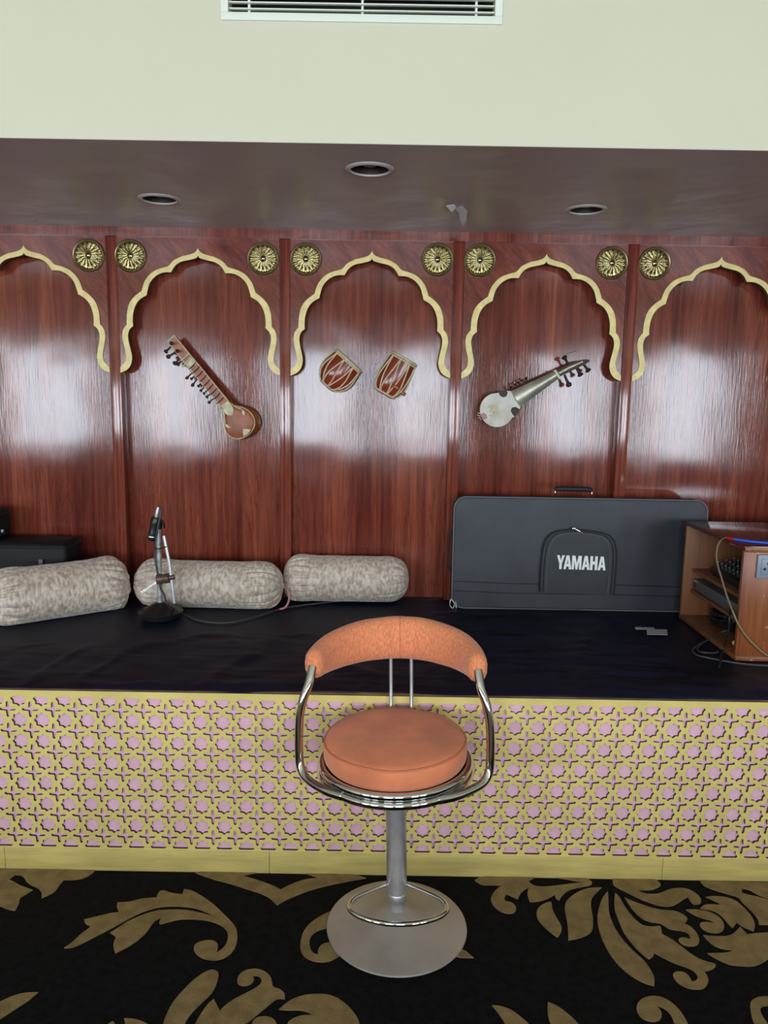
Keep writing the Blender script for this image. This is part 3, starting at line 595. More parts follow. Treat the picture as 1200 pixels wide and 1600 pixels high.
mb = MB(); mb.tube([Mp(480, 490, MY - .012), Mp(540, 780, MY - .016), Mp(600, 1255, MY - .02)], .0068, 12); mb.build('side_rod', 'bright_rod', ms)
mb = MB(); mb.lathe([(.0001, 0), (.021, 0), (.023, .012), (.019, .03), (.021, .034), (.021, .05), (.0001, .05)], between(Mp(405, 985, MY - .02), Mp(600, 960, MY - .02)), n=20)
mb.tube([Mp(430, 985, MY - .02), Mp(600, 955, MY - .02)], .011, 12); mb.build('clamp', 'clamp', ms)
for d in (0, 1): MB().tube([Mp(410, 1000 + d * 12, MY - .03), Mp(212 + d * 14, 1133 + d * 12, MY - .05)], .0022, 8).build('clamp_lever', 'chrome', ms)
mb = MB(); mb.tube([(base.x + .016 * math.cos(k * math.pi / 8), MY + .014 * math.sin(k * math.pi / 8), Mp(440, 630).z) for k in range(16)], .003, 6, closed=True); mb.tube([Mp(455, 630, MY - .014), Mp(510, 612, MY - .02)], .0025, 6); mb.build('cable_tie', 'black_rubber', ms)
mb = MB(); mb.lathe([(.0001, 0), (.016, 0), (.017, .02), (.011, .035), (.0001, .036)], between(pt, pt + Vector((0, 0, .04))), n=20)
mb.tube(spline([Mp(470, 400, MY - .005), Mp(470, 355, MY - .005), Mp(440, 318, MY - .01), Mp(400, 350, MY - .02)], 5), .008, 10); mb.build('swivel', 'black_plastic', ms)
ma, mz = Mp(338, 545, MY - .03), Mp(395, 275, MY - .03); Lm = (mz - ma).length
mic = thing('microphone', 'black microphone hanging head down in the stand clip', 'microphone', ma)
MB().lathe([(.0001, 0), (.013, .001), (.0175, .006), (.0185, .012), (.0185, Lm * .40), (.0165, Lm * .55), (.0195, Lm * .70), (.0195, Lm * .92), (.015, Lm), (.0001, Lm)], between(ma, mz), n=28).build('body', 'black_plastic', mic)
MB().lathe([(.0186, .014), (.0194, .016), (.0194, .020), (.0186, .022)], between(ma, mz), n=28).build('grille_ring', 'chrome', mic)
MB().lathe([(.0001, 0), (.0085, 0), (.009, .03), (.0065, .045), (.0001, .046)], between(mz - (mz - ma) * .02, mz + (mz - ma) * .3), n=16).build('plug', 'mill', mic)
pl = mz + (mz - ma).normalized() * .04
mb = MB(); pts = [pl, Mp(425, 160, MY - .03), Mp(445, 175, MY - .04), Mp(440, 260, MY - .05), Mp(405, 420, MY - .05), Mp(380, 540, MY - .03), Mp(370, 660, MY - .02), Mp(385, 790, MY - .02), Mp(410, 930, MY - .018), Mp(440, 1080, MY - .045), Mp(480, 1150, MY - .07), Mp(530, 1270, MY - .105)]
flr = [(283, 957), (300, 966), (325, 972), (355, 973), (385, 968), (412, 960), (440, 951), (470, 946), (505, 942), (540, 938)]
pts += [onZ(x, y, ZT + .004) for x, y in flr]
mb.tube(spline(pts, 6), .0036, 8); mb = mb.build('microphone_cable', 'grey_cord'); tag(mb, 'thin grey cable running from the microphone across the navy cloth', 'cable')

# ------------------------------------------------------------------ keyboard case
kz0 = ZT; yb = onZ(760, 950, kz0).y
kl, kr = onY(708, 860, yb).x, onY(1101, 870, yb).x
top = onY(760, 777, 3.41).z
KW, KH, KD = kr - kl, top - kz0, .085
kc = thing('keyboard_case', 'large black soft keyboard case with white lettering, leaning on the wall', 'case', ((kl + kr) / 2, 3.405, kz0), local=True)
lean = Matrix.Rotation(R(-1.2), 4, 'X')
def rrect(w_, h_, r_, n_=8, cx=0, cy=0):
    return [(cx + a * (w_ / 2 - r_) + r_ * math.cos(th), cy + b * (h_ / 2 - r_) + r_ * math.sin(th)) for a, b, t0 in ((1, 1, 0), (-1, 1, 90), (-1, -1, 180), (1, -1, 270)) for th in [R(t0 + 90 * k / n_) for k in range(n_ + 1)]]
def kloft(w_, h_, r_, rows, mi=0):
    mb = MB(); ln = [rrect(w_ - 2 * i_, h_ - 2 * i_, max(.004, r_ - i_)) for y_, i_ in rows]; n_ = len(ln[0])
    V = [[mb.bm.verts.new(lean @ Vector((x, rows[k][0], z + KH / 2))) for x, z in ln[k]] for k in range(len(rows))]
    for k in range(len(rows) - 1):
        for j in range(n_): mb.bm.faces.new((V[k][j], V[k][(j + 1) % n_], V[k + 1][(j + 1) % n_], V[k + 1][j]))
    mb.bm.faces.new(V[0]); mb.bm.faces.new(V[-1][::-1]); return mb
kloft(KW, KH, .055, [(0, .006), (.003, .001), (.006, 0), (KD * .5, 0), (KD - .006, 0), (KD, .006)]).build('body', 'case', kc, angle=18)
for y_, m_ in ((.002, 'case_pipe'), (.030, 'case_dark'), (.045, 'case_dark')):
    pts = [lean @ Vector((x, y_, z + KH / 2)) for x, z in rrect(KW, KH, .055)]
    MB().tube(pts, .0034 if m_ == 'case_pipe' else .0022, 8, closed=True).build('piping' if m_ == 'case_pipe' else 'zip_track', m_, kc)
kpx = lambda x, y, d=0.0: onY(x, y, 3.405 - d) - Vector(kc.location)
def kline(pts, r_, m_, nm, fl=1.0): MB().tube(pts, r_, 8, flat=fl).build(nm, m_, kc)
for y_ in (912, 927):
    kline([kpx(711, y_ - 4, .0), kpx(800, y_, .0), kpx(960, y_ + 2, .0), kpx(1090, y_ + 6, .0)], .0016, 'case_dark', 'seam')
# pocket
pk = smooth_poly([(843, 924), (844, 895), (846, 870), (849, 850), (857, 836), (870, 829), (890, 827), (925, 829), (946, 833), (957, 841), (962, 855), (962, 880), (960, 905), (957, 929)], it=2, closed=False)
q = [kpx(x, y) for x, y in pk]; loc_ = [(v.x, v.z) for v in q]
MB().plate([loc_], .010, Matrix.Translation((0, -.010, 0)) @ WALLM).build('pocket', 'case_pocket', kc)
for off_, r_, m_ in ((0, .0030, 'case_dark'), (1, .0022, 'case_dark'), (2, .0012, 'case_pipe')):
    cxm = (loc_[0][0] + loc_[-1][0]) / 2
    pts = []
    for x, z in loc_:
        k = .007 * off_; d = Vector((cxm - x, (loc_[0][1]) - z + .06)); 
        s_ = 1 - k / max(.06, abs(d.x)) if abs(d.x) > .02 else 1
        pts.append(Vector((cxm + (x - cxm) * (1 - .007 * off_ / .17 * 2.0), -.0115, loc_[0][1] + (z - loc_[0][1]) * (1 - .007 * off_ / .28))))
    kline(pts, r_, m_, 'pocket_zip' if off_ < 2 else 'pocket_piping')
mb = MB(); mb.ball(kpx(897, 826, .014), .009, sc=(1.3, .5, .8)); mb.box(kpx(899, 830, .018), kpx(911, 833, .014), .0) if False else mb.tube([kpx(899, 826, .018), kpx(905, 829, .019), kpx(912, 834, .017)], [.004, .0055, .003], 8, flat=.5); mb.build('zip_pull', 'chrome', kc)
# lettering
G = {'Y': [[(0, 10), (2.6, 10), (4.1, 6.2), (5.5, 10), (8, 10), (5.3, 3.8), (5.3, 0), (2.8, 0), (2.8, 3.8)]],
     'A': [[(0, 0), (2.6, 10), (5.6, 10), (8.2, 0), (5.6, 0), (5.2, 2.0), (3.0, 2.0), (2.6, 0)], [(3.4, 3.8), (4.8, 3.8), (4.1, 7.4)]],
     'M': [[(0, 0), (0, 10), (3.3, 10), (4.9, 4.4), (6.5, 10), (9.8, 10), (9.8, 0), (7.5, 0), (7.5, 6.6), (5.8, 0), (4.0, 0), (2.3, 6.6), (2.3, 0)]],
     'H': [[(0, 0), (0, 10), (2.6, 10), (2.6, 6.2), (4.9, 6.2), (4.9, 10), (7.5, 10), (7.5, 0), (4.9, 0), (4.9, 4.0), (2.6, 4.0), (2.6, 0)]]}
polys = []; x = 0
for ch, adv in zip('YAMAHA', (7.2, 8.5, 10.3, 8.5, 8.0, 8.2)):
    for pl_ in G[ch]: polys.append([(x + a, b) for a, b in pl_])
    x += adv
tl, tr_, hh = kpx(868.5, 888), kpx(945, 890.5), kpx(868.5, 866.5)
sx = (tr_.x - tl.x) / x; sz = (hh.z - tl.z) / 10
sl = (tr_.z - tl.z) / x
polys = [[(a * sx + tl.x, b * sz + tl.z + sl * a + 0.0) for a, b in p] for p in polys]
MB().plate(polys, .0008, Matrix.Translation((0, -.0112, 0)) @ WALLM).build('white_lettering', 'white_print', kc)
# handles, zip puller
h0, h1 = kpx(869, 775), kpx(928, 777)
ym = .035
mb = MB(); mb.tube([(h0.x, ym, h0.z + .022), (h0.x + .004, ym, h0.z + .026), (h0.x + .02, ym, h0.z + .029), (h1.x - .02, ym, h1.z + .031), (h1.x - .004, ym, h1.z + .028), (h1.x, ym, h1.z + .024)], [.007, .010, .0115, .0115, .010, .007], 14); hd = mb.build('handle', 'case_dark', kc)
for hx, hz in ((h0.x + .002, h0.z), (h1.x - .002, h1.z)):
    MB().tube([(hx, ym, hz + .024), (hx, ym - .004, hz + .010), (hx, ym, hz - .006)], .0028, 8).build('handle_ring', 'chrome', kc)
mb = MB(); mb.tube(spline([kpx(707, 828, -.03), kpx(701.5, 838, -.03), kpx(700, 862, -.03), kpx(701.5, 885, -.03), kpx(707, 897, -.03)], 5), .005, 8); mb.build('side_handle', 'case_dark', kc)
mb = MB(); mb.tube(spline([kpx(708, 932, -.01), kpx(704, 938, .0), kpx(703, 946, .0), kpx(708, 950, .0), kpx(710, 943, .0), kpx(706, 937, .0)], 4), .0028, 8); mb.tube([kpx(712, 940, .004), kpx(713, 950, .004)], .0035, 8); mb.build('zip_puller', 'steel', kc)

# cards on the cloth
for (a, b, c, d), z, lab in (((992, 980, 1022, 984), .0, 'narrow pale strip lying on the cloth, the left one'), ((1010, 984, 1042, 993), .0, 'small grey card lying on the cloth, the right one partly over the strip')):
    P = [onZ(a, b, ZT + .006), onZ(c, b + .5, ZT + .006), onZ(c + 1, d, ZT + .006), onZ(a + 1, d - .5, ZT + .006)]
    mb = MB(); vv = [mb.bm.verts.new(p + Vector((0, 0, .002 if 'right' in lab else 0))) for p in P]; f = mb.bm.faces.new(vv); r = bmesh.ops.extrude_face_region(mb.bm, geom=[f]); bmesh.ops.translate(mb.bm, vec=(0, 0, .001), verts=[g for g in r['geom'] if isinstance(g, bmesh.types.BMVert)])
    tag(mb.build('paper_card', 'paper'), lab, 'card', 'cards on the navy cloth')

# ------------------------------------------------------------------ cabinet with audio gear
cf = onZ(1147, 1032, ZT); cb = onZ(1061, 965, ZT)
CX0 = (cf.x + cb.x) / 2; CY0, CY1 = cf.y, cb.y; CZ0 = ZT; CZ1 = onY(1147, 853, CY0).z; CX1 = CX0 + .62; t = .018
cab = thing('wooden_cabinet', 'worn brown wooden cabinet with open side shelves at the right of the stage', 'cabinet', ((CX0 + CX1) / 2, (CY0 + CY1) / 2, CZ0))
MB().box((CX0, CY0, CZ1 - t), (CX1, CY1, CZ1), .002).build('top_panel', 'cab_top', cab)
MB().box((CX0, CY0, CZ0), (CX0 + .0 + (CX1 - CX0), CY1, CZ0 + t), .002).build('bottom_panel', 'cab_in', cab)
MB().box((CX0, CY0, CZ0 + t), (CX1, CY0 + t, CZ1 - t), .002).build('front_panel', 'cab', cab)
for z0, z1 in ((CZ0, CZ0 + .016), (CZ1 - .022, CZ1 - .004)): MB().box((CX0 + .0, CY0 - .006, z0), (CX1, CY0, z1), .002).build('edge_strip', 'cab', cab)
MB().box((CX0, CY1 - t, CZ0 + t), (CX1, CY1, CZ1 - t), .002).build('back_panel', 'cab_in', cab)
MB().box((CX1 - t, CY0 + t, CZ0 + t), (CX1, CY1 - t, CZ1 - t)).build('side_panel', 'cab', cab)
zs1, zs2 = .868, .775
for z in (zs1, zs2): MB().box((CX0 + .035, CY0 + t, z - .014), (CX1 - t, CY1 - t, z), .001).build('shelf', 'cab_in', cab)
sp = onY(1183, 866, CY0), onY(1183, 903, CY0)
mb = MB(); s0x = sp[0].x; mb.box((s0x, CY0 - .010, sp[1].z), (s0x + .135, CY0, sp[0].z), .003); so = mb.build('socket_plate', 'socket', cab)
MB().box((s0x + .014, CY0 - .013, sp[1].z + .014), (s0x + .07, CY0 - .009, sp[0].z - .014), .002).build('socket_insert', 'socket', so)
mb = MB()
for dx, dz in ((.038, .012), (.026, -.008), (.05, -.008)):
    mb.lathe([(.0001, 0), (.005, 0), (.005, .002), (.0001, .002)], Matrix.Translation((s0x + dx, CY0 - .013, (sp[0].z + sp[1].z) / 2 + dz)) @ Matrix.Rotation(R(90), 4, 'X'), n=14)
mb.build('socket_hole', 'black_plastic', so)
# mixing console on the upper shelf
mc = thing('mixing_console', 'black mixing console with rows of knobs on the upper cabinet shelf', 'mixer', (CX0 + .20, (CY0 + CY1) / 2 - .02, zs1), local=True)
tm = Matrix.Translation((0, 0, .022)) @ Matrix.Rotation(R(-14), 4, 'Y')
MB().box((-.135, -.17, 0), (.16, .17, .03), .006, M4=Matrix.Translation((0, 0, .036)) @ Matrix.Rotation(R(-14), 4, 'Y')).build('body', 'black_plastic', mc)
MB().box((-.13, -.15, .0), (.15, .15, .012), .003).build('foot', 'black_plastic', mc)
kb = MB().lathe([(.0001, 0), (.0075, 0), (.0065, .020), (.0001, .020)], n=12)
kt = Matrix.Translation((0, 0, .036)) @ Matrix.Rotation(R(-14), 4, 'Y')
kproto = None
for i in range(7):
    for j in range(9):
        p = kt @ Vector((-.105 + i * .034, -.145 + j * .036, .030))
        if kproto is None: kproto = kb.build('knob', 'black_rubber', mc); k_ = kproto
        else: k_ = kproto.copy(); C.objects.link(k_)
        k_.location = p; k_.rotation_euler = (0, R(-14), 0)
cproto = MB().lathe([(.0001, .0201), (.0048, .0201), (.0048, .0212), (.0001, .0212)], n=12).build('knob_cap', 'paper', mc); cproto.location = kproto.location; cproto.rotation_euler = kproto.rotation_euler
for i in range(0, 3):
    for j in range(9):
        if i == 0 and j == 0: continue
        k_ = cproto.copy(); C.objects.link(k_); k_.location = kt @ Vector((-.105 + i * .034, -.145 + j * .036, .030)); k_.rotation_euler = (0, R(-14), 0)
# amplifier
am = thing('rack_amplifier', 'slim grey metal amplifier unit on the middle cabinet shelf', 'amplifier', (CX0 + .21, (CY0 + CY1) / 2, zs2))
MB().box((CX0 + .040, CY0 + .03, zs2 + .004), (CX0 + .36, CY1 - .03, zs2 + .050), .002).build('body', 'amp', am)
mb = MB(); mb.lathe([(.0001, 0), (.008, 0), (.008, .008), (.0001, .008)], Matrix.Translation((CX0 + .040, CY0 + .12, zs2 + .026)) @ Matrix.Rotation(R(-90), 4, 'Y'), n=16); mb.build('knob', 'chrome', am)
MB().box((CX0 + .037, CY1 - .058, zs2 + .018), (CX0 + .041, CY1 - .046, zs2 + .034), .0005).build('power_switch', 'black_plastic', am)
MB().box((CX0 + .038, CY1 - .07, zs2 + .042), (CX0 + .041, CY1 - .04, zs2 + .046)).build('name_strip', 'paper', am)
for (y0, y1) in ((CY0 + .05, CY0 + .09),): MB().box((CX0 + .05, y0, zs2 + .004 - .004), (CX0 + .09, y1, zs2 + .004)).build('foot', 'black_rubber', am)
# coiled cables on the bottom shelf
zb_ = CZ0 + t
mb = MB(); pts = []
for k in range(150):
    th = k * .42; rr_ = .055 + .018 * math.sin(k * .9); pts.append((CX0 + .13 + rr_ * math.cos(th) * .9, CY1 - .20 + rr_ * math.sin(th) * 1.5, zb_ + .006 + .035 * (.5 + .5 * math.sin(k * .31)) + .03 * k / 150))
mb.tube(pts, .0058, 6); tag(mb.build('coiled_cable', 'black_plastic'), 'tangled black cable coil on the cabinet floor under the shelves', 'cable')
mb = MB(); mb.tube([(CX0 + .05, CY0 + .10, zb_ + .02), (CX0 + .10, CY0 + .13, zb_ + .02)], .013, 12); o = mb.build('power_plug', 'skin'); tag(o, 'cream and yellow power plug on the cabinet floor near the front panel', 'plug')
MB().tube([(CX0 + .035, CY0 + .09, zb_ + .02), (CX0 + .05, CY0 + .10, zb_ + .02)], .009, 10).build('plug_collar', 'gold_paint', o)
# cables
zc = ZT + .005
def P3(px, py, X=None, Y=None, Z=None):
    d = ray(px, py)
    t_ = (X / d.x) if X is not None else (Y / d.y if Y is not None else (Z - EYE.z) / d.z); return EYE + d * t_
Xo = CX0 - .012
pts = [P3(1146, 988, X=CX0 + .05), P3(1135, 990, X=CX0 + .01), P3(1120, 994, Z=zc + .02), P3(1100, 1003, Z=zc), P3(1086, 1011, Z=zc), P3(1082, 1017, Z=zc), P3(1090, 1024, Z=zc), P3(1112, 1029, Z=zc), P3(1145, 1035, Z=zc), P3(1180, 1039, Z=zc), P3(1230, 1041, Z=zc)]
tag(MB().tube(spline(pts, 8), .0036, 8).build('floor_cable', 'grey_cord'), 'thin dark cable looping out of the cabinet onto the cloth', 'cable')
pts = [P3(1148, 982, X=CX0 + .06), P3(1130, 987, X=CX0 + .0), P3(1108, 999, Z=zc), P3(1090, 1012, Z=zc), P3(1096, 1019, Z=zc), P3(1118, 1020, Z=zc), P3(1122, 1017, Z=zc + .004)]
tag(MB().tube(spline(pts, 8), .0030, 8).build('short_cable', 'grey_cord'), 'short grey cable curled inside the larger cable loop beside the cabinet', 'cable')
pts = [P3(1141, 951, X=Xo + .04), P3(1140, 960, X=Xo - .004), P3(1138, 985, X=Xo - .006), P3(1131, 1012, X=Xo - .006), P3(1128, 1022, Z=zc + .01), P3(1124, 1042, Z=zc)]
tag(MB().tube(spline(pts, 8), .0040, 8).build('hanging_cable', 'black_plastic'), 'black cable hanging down from the amplifier to the cloth', 'cable')
ac = thing('audio_cable', 'beige audio cable with red plug and blue sleeve hanging over the cabinet top', 'cable', (CX0 + .1, CY0 + .02, CZ1))
zt_ = CZ1 + .007
r0_, r1_ = P3(1135, 840, Z=zt_), P3(1147, 842.5, Z=zt_)
MB().tube([r0_, r0_.lerp(r1_, .3), r1_], [.0035, .0062, .0062], 10).build('red_plug', 'red', ac)
MB().tube([r1_, P3(1172, 846, Z=zt_), P3(1230, 851, Z=zt_)], .0055, 10).build('blue_sleeve', 'blue', ac)
Yo = CY0 - .014
pts = [r0_, P3(1128, 843, X=Xo - .0), P3(1122, 852, X=Xo - .01), P3(1119.5, 868, X=Xo - .015), P3(1122, 885, X=Xo - .015), P3(1128, 905, X=Xo - .013), P3(1137, 935, X=Xo - .012), P3(1146, 958, X=Xo - .012), P3(1152, 972, Y=Yo), P3(1163, 990, Y=Yo), P3(1180, 1009, Y=Yo), P3(1200, 1025, Y=Yo), P3(1225, 1036, Y=Yo - .01)]
MB().tube(spline(pts, 8), .0036, 8).build('beige_cord', 'beige_cord', ac)

# ------------------------------------------------------------------ sitar
YS = YW - .095
S = lambda x, y, Y=YS: onY(x / 6.3158 + 240, y / 6.3158 + 510, Y)
st = thing('sitar', 'small reddish brown sitar hung diagonally on the wall in the second bay', 'sitar', S(880, 950, YW))
def slab(pts2, Yf, dep, m_, nm, par, fnc, side=None, sm=False):
    q = [fnc(x, y, Yf) for x, y in pts2]; q = [(v.x, v.z) for v in q]
    if sm: q = smooth_poly(q, sharp=60, it=2)
    return MB().plate([q], dep, Matrix.Translation((0, Yf, 0)) @ WALLM, side=side).build(nm, m_, par)
slab([(205, 90), (345, 265), (270, 335), (140, 150)], YS, .035, 'sitar_wood', 'peg_box', st, S)
slab([(345, 265), (740, 738), (662, 792), (270, 335)], YS, .035, 'sitar_wood', 'neck', st, S)
for a, b in (((205, 90), (740, 738)), ((140, 150), (662, 792))):
    ia = Vector(((a[0] + 12 * (1 if a[0] < 200 and a[1] > 100 else -1)), a[1] + 0))
    MB().tube([S(*a, YS), S(*b, YS)], .0028, 6, flat=.6).build('neck_binding', 'bone', st)
MB().tube([S(205, 90, YS), S(140, 150, YS)], .004, 6).build('neck_binding', 'bone', st)
for a, b in (((350, 268), (272, 338)), ((372, 300), (285, 402))): MB().tube([S(*a, YS - .003), S(*b, YS - .003)], .0042, 8).build('bone_nut', 'bone', st)
slab([(375, 308), (425, 365), (350, 415), (318, 372)], YS - .001, .003, 'bone', 'inlay_plate', st, S)
for k in range(9):
    t_ = k / 8; a = Vector((418, 350)).lerp(Vector((690, 700)), t_); b = Vector((350, 420)).lerp(Vector((622, 765)), t_); m_ = (a + b) / 2
    MB().tube(spline([S(a.x, a.y, YS - .001), S(m_.x + 2, m_.y + 2, YS - .009), S(b.x, b.y, YS - .001)], 4), .0019, 6).build('fret', 'fret', st)
body = smooth_poly([(735, 735), (775, 772), (830, 790), (885, 800), (950, 840), (992, 900), (1003, 975), (965, 1045), (900, 1095), (820, 1115), (745, 1085), (702, 1020), (694, 930), (692, 850), (660, 790)], sharp=60, it=2)
q = [S(x, y, YS) for x, y in body]; cc = sum(q, Vector()) / len(q)
mb = MB(); n_ = len(q)
lay = [(-.012, .55), (-.009, .80), (-.003, .95), (0, 1.0), (.006, 1.0), (.02, 1.04), (.045, 1.07), (.068, 1.0), (.085, .8), (.093, .5)]
V = [[mb.bm.verts.new((cc.x + max(0, d) * .22 + (p.x - cc.x) * s_, YS + d, cc.z + (p.z - cc.z) * s_)) for p in q] for d, s_ in lay]
for k in range(len(V) - 1):
    for j in range(n_): mb.bm.faces.new((V[k][j], V[k][(j + 1) % n_], V[k + 1][(j + 1) % n_], V[k + 1][j])).material_index = 0 if k < 4 else 1
mb.bm.faces.new(V[0]); mb.bm.faces.new(V[-1][::-1]).material_index = 1
mb.build('gourd_body', ['sitar_wood', 'sitar_shell'], st, angle=60)
MB().tube([p + Vector((0, -.001, 0)) for p in q], .0022, 6, closed=True).build('body_binding', 'bone', st)
slab([(660, 790), (735, 735), (775, 785), (792, 830), (775, 875), (740, 880), (705, 860), (690, 820)], YS - .0135, .012, 'bone', 'collar', st, S)
for path, leaf in ((((770, 760), (800, 790), (870, 818)), ((872, 815), (900, 840), (895, 880), (872, 860))), (((685, 820), (700, 890), (705, 960)), ((700, 960), (735, 972), (757, 1003), (715, 995)))):
    MB().tube(spline([S(x, y, YS - .014) for x, y in path], 4), .0028, 6).build('bone_strip', 'bone', st)
    slab(leaf, YS - .0145, .010, 'bone', 'leaf_inlay', st, S)
slab([(880, 1010), (960, 1018), (925, 1065), (885, 1085)], YS - .0135, .013, 'bone', 'tail_inlay', st, S)
def peg(a, b, r_, fnc, Y_, par, Yb=None):
    A, B = fnc(*a, Y_), fnc(*b, Yb or Y_); L_ = (B - A).length
    MB().lathe([(.0001, 0), (r_ * .45, 0), (r_ * .5, L_ * .55), (r_ * .55, L_ * .68), (r_ * 1.0, L_ * .80), (r_ * 1.1, L_ * .93), (r_ * .7, L_ * 1.05), (.0001, L_ * 1.08)], between(A, B), n=12).build('tuning_peg', 'dark_wood', par)
for a, b in (((170, 200), (115, 255)), ((225, 250), (135, 305)), ((270, 315), (200, 370)), ((290, 330), (232, 380))): peg(a, b, .0095, S, YS + .015, st)
for a, b in (((395, 445), (322, 515)), ((410, 485), (368, 522)), ((440, 505), (378, 588)), ((472, 555), (438, 595)), ((502, 595), (462, 640)), ((528, 632), (492, 667)), ((560, 660), (522, 702)), ((595, 708), (542, 755))): peg(a, b, .0068, S, YS + .015, st)
for a in ((180, 165), (237, 240)): peg(a, (a[0] - 4, a[1] + 3), .008, S, YS, st, YS - .035)

# ------------------------------------------------------------------ the two small drums
def drum(name, label, pt_, pb_, hwt, prof, nst, tall=False):
    s_ = 3.46 / F; depth = .62
    Ym = YW - .0001 - max(p[0] for p in prof) * s_ * depth - .006
    A = onY(*pb_, Ym); B = onY(*pt_, Ym); L_ = (B - A).length
    root = thing(name, label, 'drum', A)
    z = (B - A).normalized(); y = Vector((0, -1, 0)); x = y.cross(z).normalized(); m = Matrix((x, y, z)).transposed().to_4x4(); m.translation = A
    m = m @ Matrix.Diagonal((1, depth, 1, 1))
    pr = [(r_ * s_, t_ * L_) for r_, t_ in prof]
    def rad(t_):
        for (r0, t0), (r1, t1) in zip(prof, prof[1:]):
            if t0 <= t_ <= t1: return (r0 + (r1 - r0) * (t_ - t0) / max(1e-6, t1 - t0)) * s_
        return prof[-1][0] * s_
    MB().lathe([(.0001, 0)] + pr + [(.0001, L_)], m, n=40).build('shell', 'drum', root, angle=50)
    def ring(t_, k_, r_, m_, nm):
        MB().tube([m @ Vector((rad(t_) * k_ * math.cos(a * math.pi / 20), rad(t_) * k_ * math.sin(a * math.pi / 20), t_ * L_ + .0015 * (a % 2))) for a in range(40)], r_, 8, closed=True).build(nm, m_, root)
    ring(.985, 1.01, .0050, 'strap', 'rim_ring'); ring(.93, 1.01, .0045, 'strap', 'rim_ring'); ring(.04, 1.06, .0050, 'strap', 'base_ring')
    MB().lathe([(.0001, L_ * 1.0), (prof[-1][0] * s_ * .98, L_ * 1.0), (prof[-1][0] * s_ * .90, L_ * 1.03), (.0001, L_ * 1.035)], m, n=40).build('drum_skin', 'skin', root)
    mb = MB()
    for k in range(nst):
        a0 = 2 * math.pi * k / nst; 
        for sg in (-1, 1):
            pts = []
            for j in range(13):
                t_ = .04 + .91 * j / 12; a = a0 + sg * (math.pi / nst) * (1 - j / 12) * .95
                r_ = rad(t_) + .0035; pts.append(m @ Vector((r_ * math.cos(a), r_ * math.sin(a), t_ * L_)))
            mb.tube(pts, .0034, 6)
    mb.build('lacing', 'strap', root)
    if tall:
        for a, t_ in ((R(112), .30), (R(160), .26)):
            r_ = rad(t_) + .009; c_ = m @ Vector((r_ * math.cos(a), r_ * math.sin(a), t_ * L_)); d = x * .013
            MB().tube([c_ - d, c_ + d], .008, 12).build('tuning_block', 'sitar_wood', root)
    return root
drum('hand_drum', 'small round bellied dark red drum with cream lacing, the left of the two', (545, 563), (509, 604), 25, [(9.5, 0), (12, .05), (19, .13), (25, .28), (28, .47), (27.5, .65), (26, .82), (25, 1.0)], 9)
drum('hand_drum', 'taller barrel shaped dark red drum with cream lacing, right of the round one', (632, 560), (600, 617), 21, [(13, 0), (16, .05), (21, .14), (24, .28), (25, .42), (24, .65), (22.5, .85), (21.5, 1.0)], 9, True)

# ------------------------------------------------------------------ sarod
YR = YW - .085
Q = lambda x, y, Y=YR: onY(x / 5.714 + 730, y / 5.714 + 530, Y)
sr = thing('sarod', 'pale round faced sarod with grey metal neck hung diagonally on the wall', 'sarod', Q(265, 630, YW))
arc = [(265 + 152 * math.cos(R(a)), 632 + 152 * math.sin(R(a))) for a in range(20, 256, 8)]
face = [(390, 462), (400, 480), (475, 605), (468, 625), (430, 603), (398, 612), (388, 640), (402, 668), (424, 690)] + arc[1:] + [(282, 478), (292, 505), (325, 520), (352, 508), (362, 478), (352, 462)]
slab(face, YR, .006, ['skin', 'dark_wood'], 'skin_face', sr, Q, side=1)
mb = MB(); full = smooth_poly([(385, 460), (472, 608), (470, 640), (424, 700), (350, 765), (265, 788), (180, 765), (125, 700), (112, 620), (140, 545), (200, 490), (280, 470), (330, 460)], sharp=70, it=2)
q = [Q(x, y, YR) for x, y in full]; cc = sum(q, Vector()) / len(q); n_ = len(q)
lay = [(.006, .985), (.02, .97), (.05, .85), (.078, .5)]
V = [[mb.bm.verts.new((cc.x + (p.x - cc.x) * s_, YR + d, cc.z + (p.z - cc.z) * s_)) for p in q] for d, s_ in lay]
for k in range(3):
    for j in range(n_): mb.bm.faces.new((V[k][j], V[k][(j + 1) % n_], V[k + 1][(j + 1) % n_], V[k + 1][j]))
mb.bm.faces.new(V[0]); mb.bm.faces.new(V[-1][::-1]); mb.build('body', 'dark_wood', sr)
mb = MB(); a0, a1, b0, b1_ = Q(390, 465), Q(475, 605), Q(775, 285), Q(825, 345)
mb.grid(lambda u, v: (a0.lerp(b0, u)).lerp(a1.lerp(b1_, u), v) + Vector((0, -.012 * math.sin(v * math.pi), 0)), 6, 12); mb.build('fingerboard', 'finger', sr)
slab([(390, 465), (475, 605), (825, 345), (775, 285)], YR + .001, .035, 'dark_wood', 'neck', sr, Q)
slab([(772, 278), (792, 272), (836, 340), (820, 356)], YR - .012, .03, 'bone', 'collar', sr, Q)
slab([(795, 280), (880, 235), (960, 200), (1040, 178), (1090, 182), (1095, 198), (1060, 220), (1000, 250), (920, 290), (838, 330)], YR - .004, .03, 'dark_wood', 'peg_box', sr, Q, sm=True)
slab([(815, 298), (900, 250), (1030, 195), (1035, 205), (910, 265), (825, 312)], YR - .006, .003, 'bone', 'peg_box_slot', sr, Q)
for a, b in (((905, 225), (862, 155)), ((868, 318), (912, 418)), ((975, 258), (1015, 325)), ((1042, 228), (1085, 286))): peg(a, b, .0125, Q, YR + .012, sr)
for a, b in (((920, 280), (945, 320)), ((840, 240), (815, 180))): pass
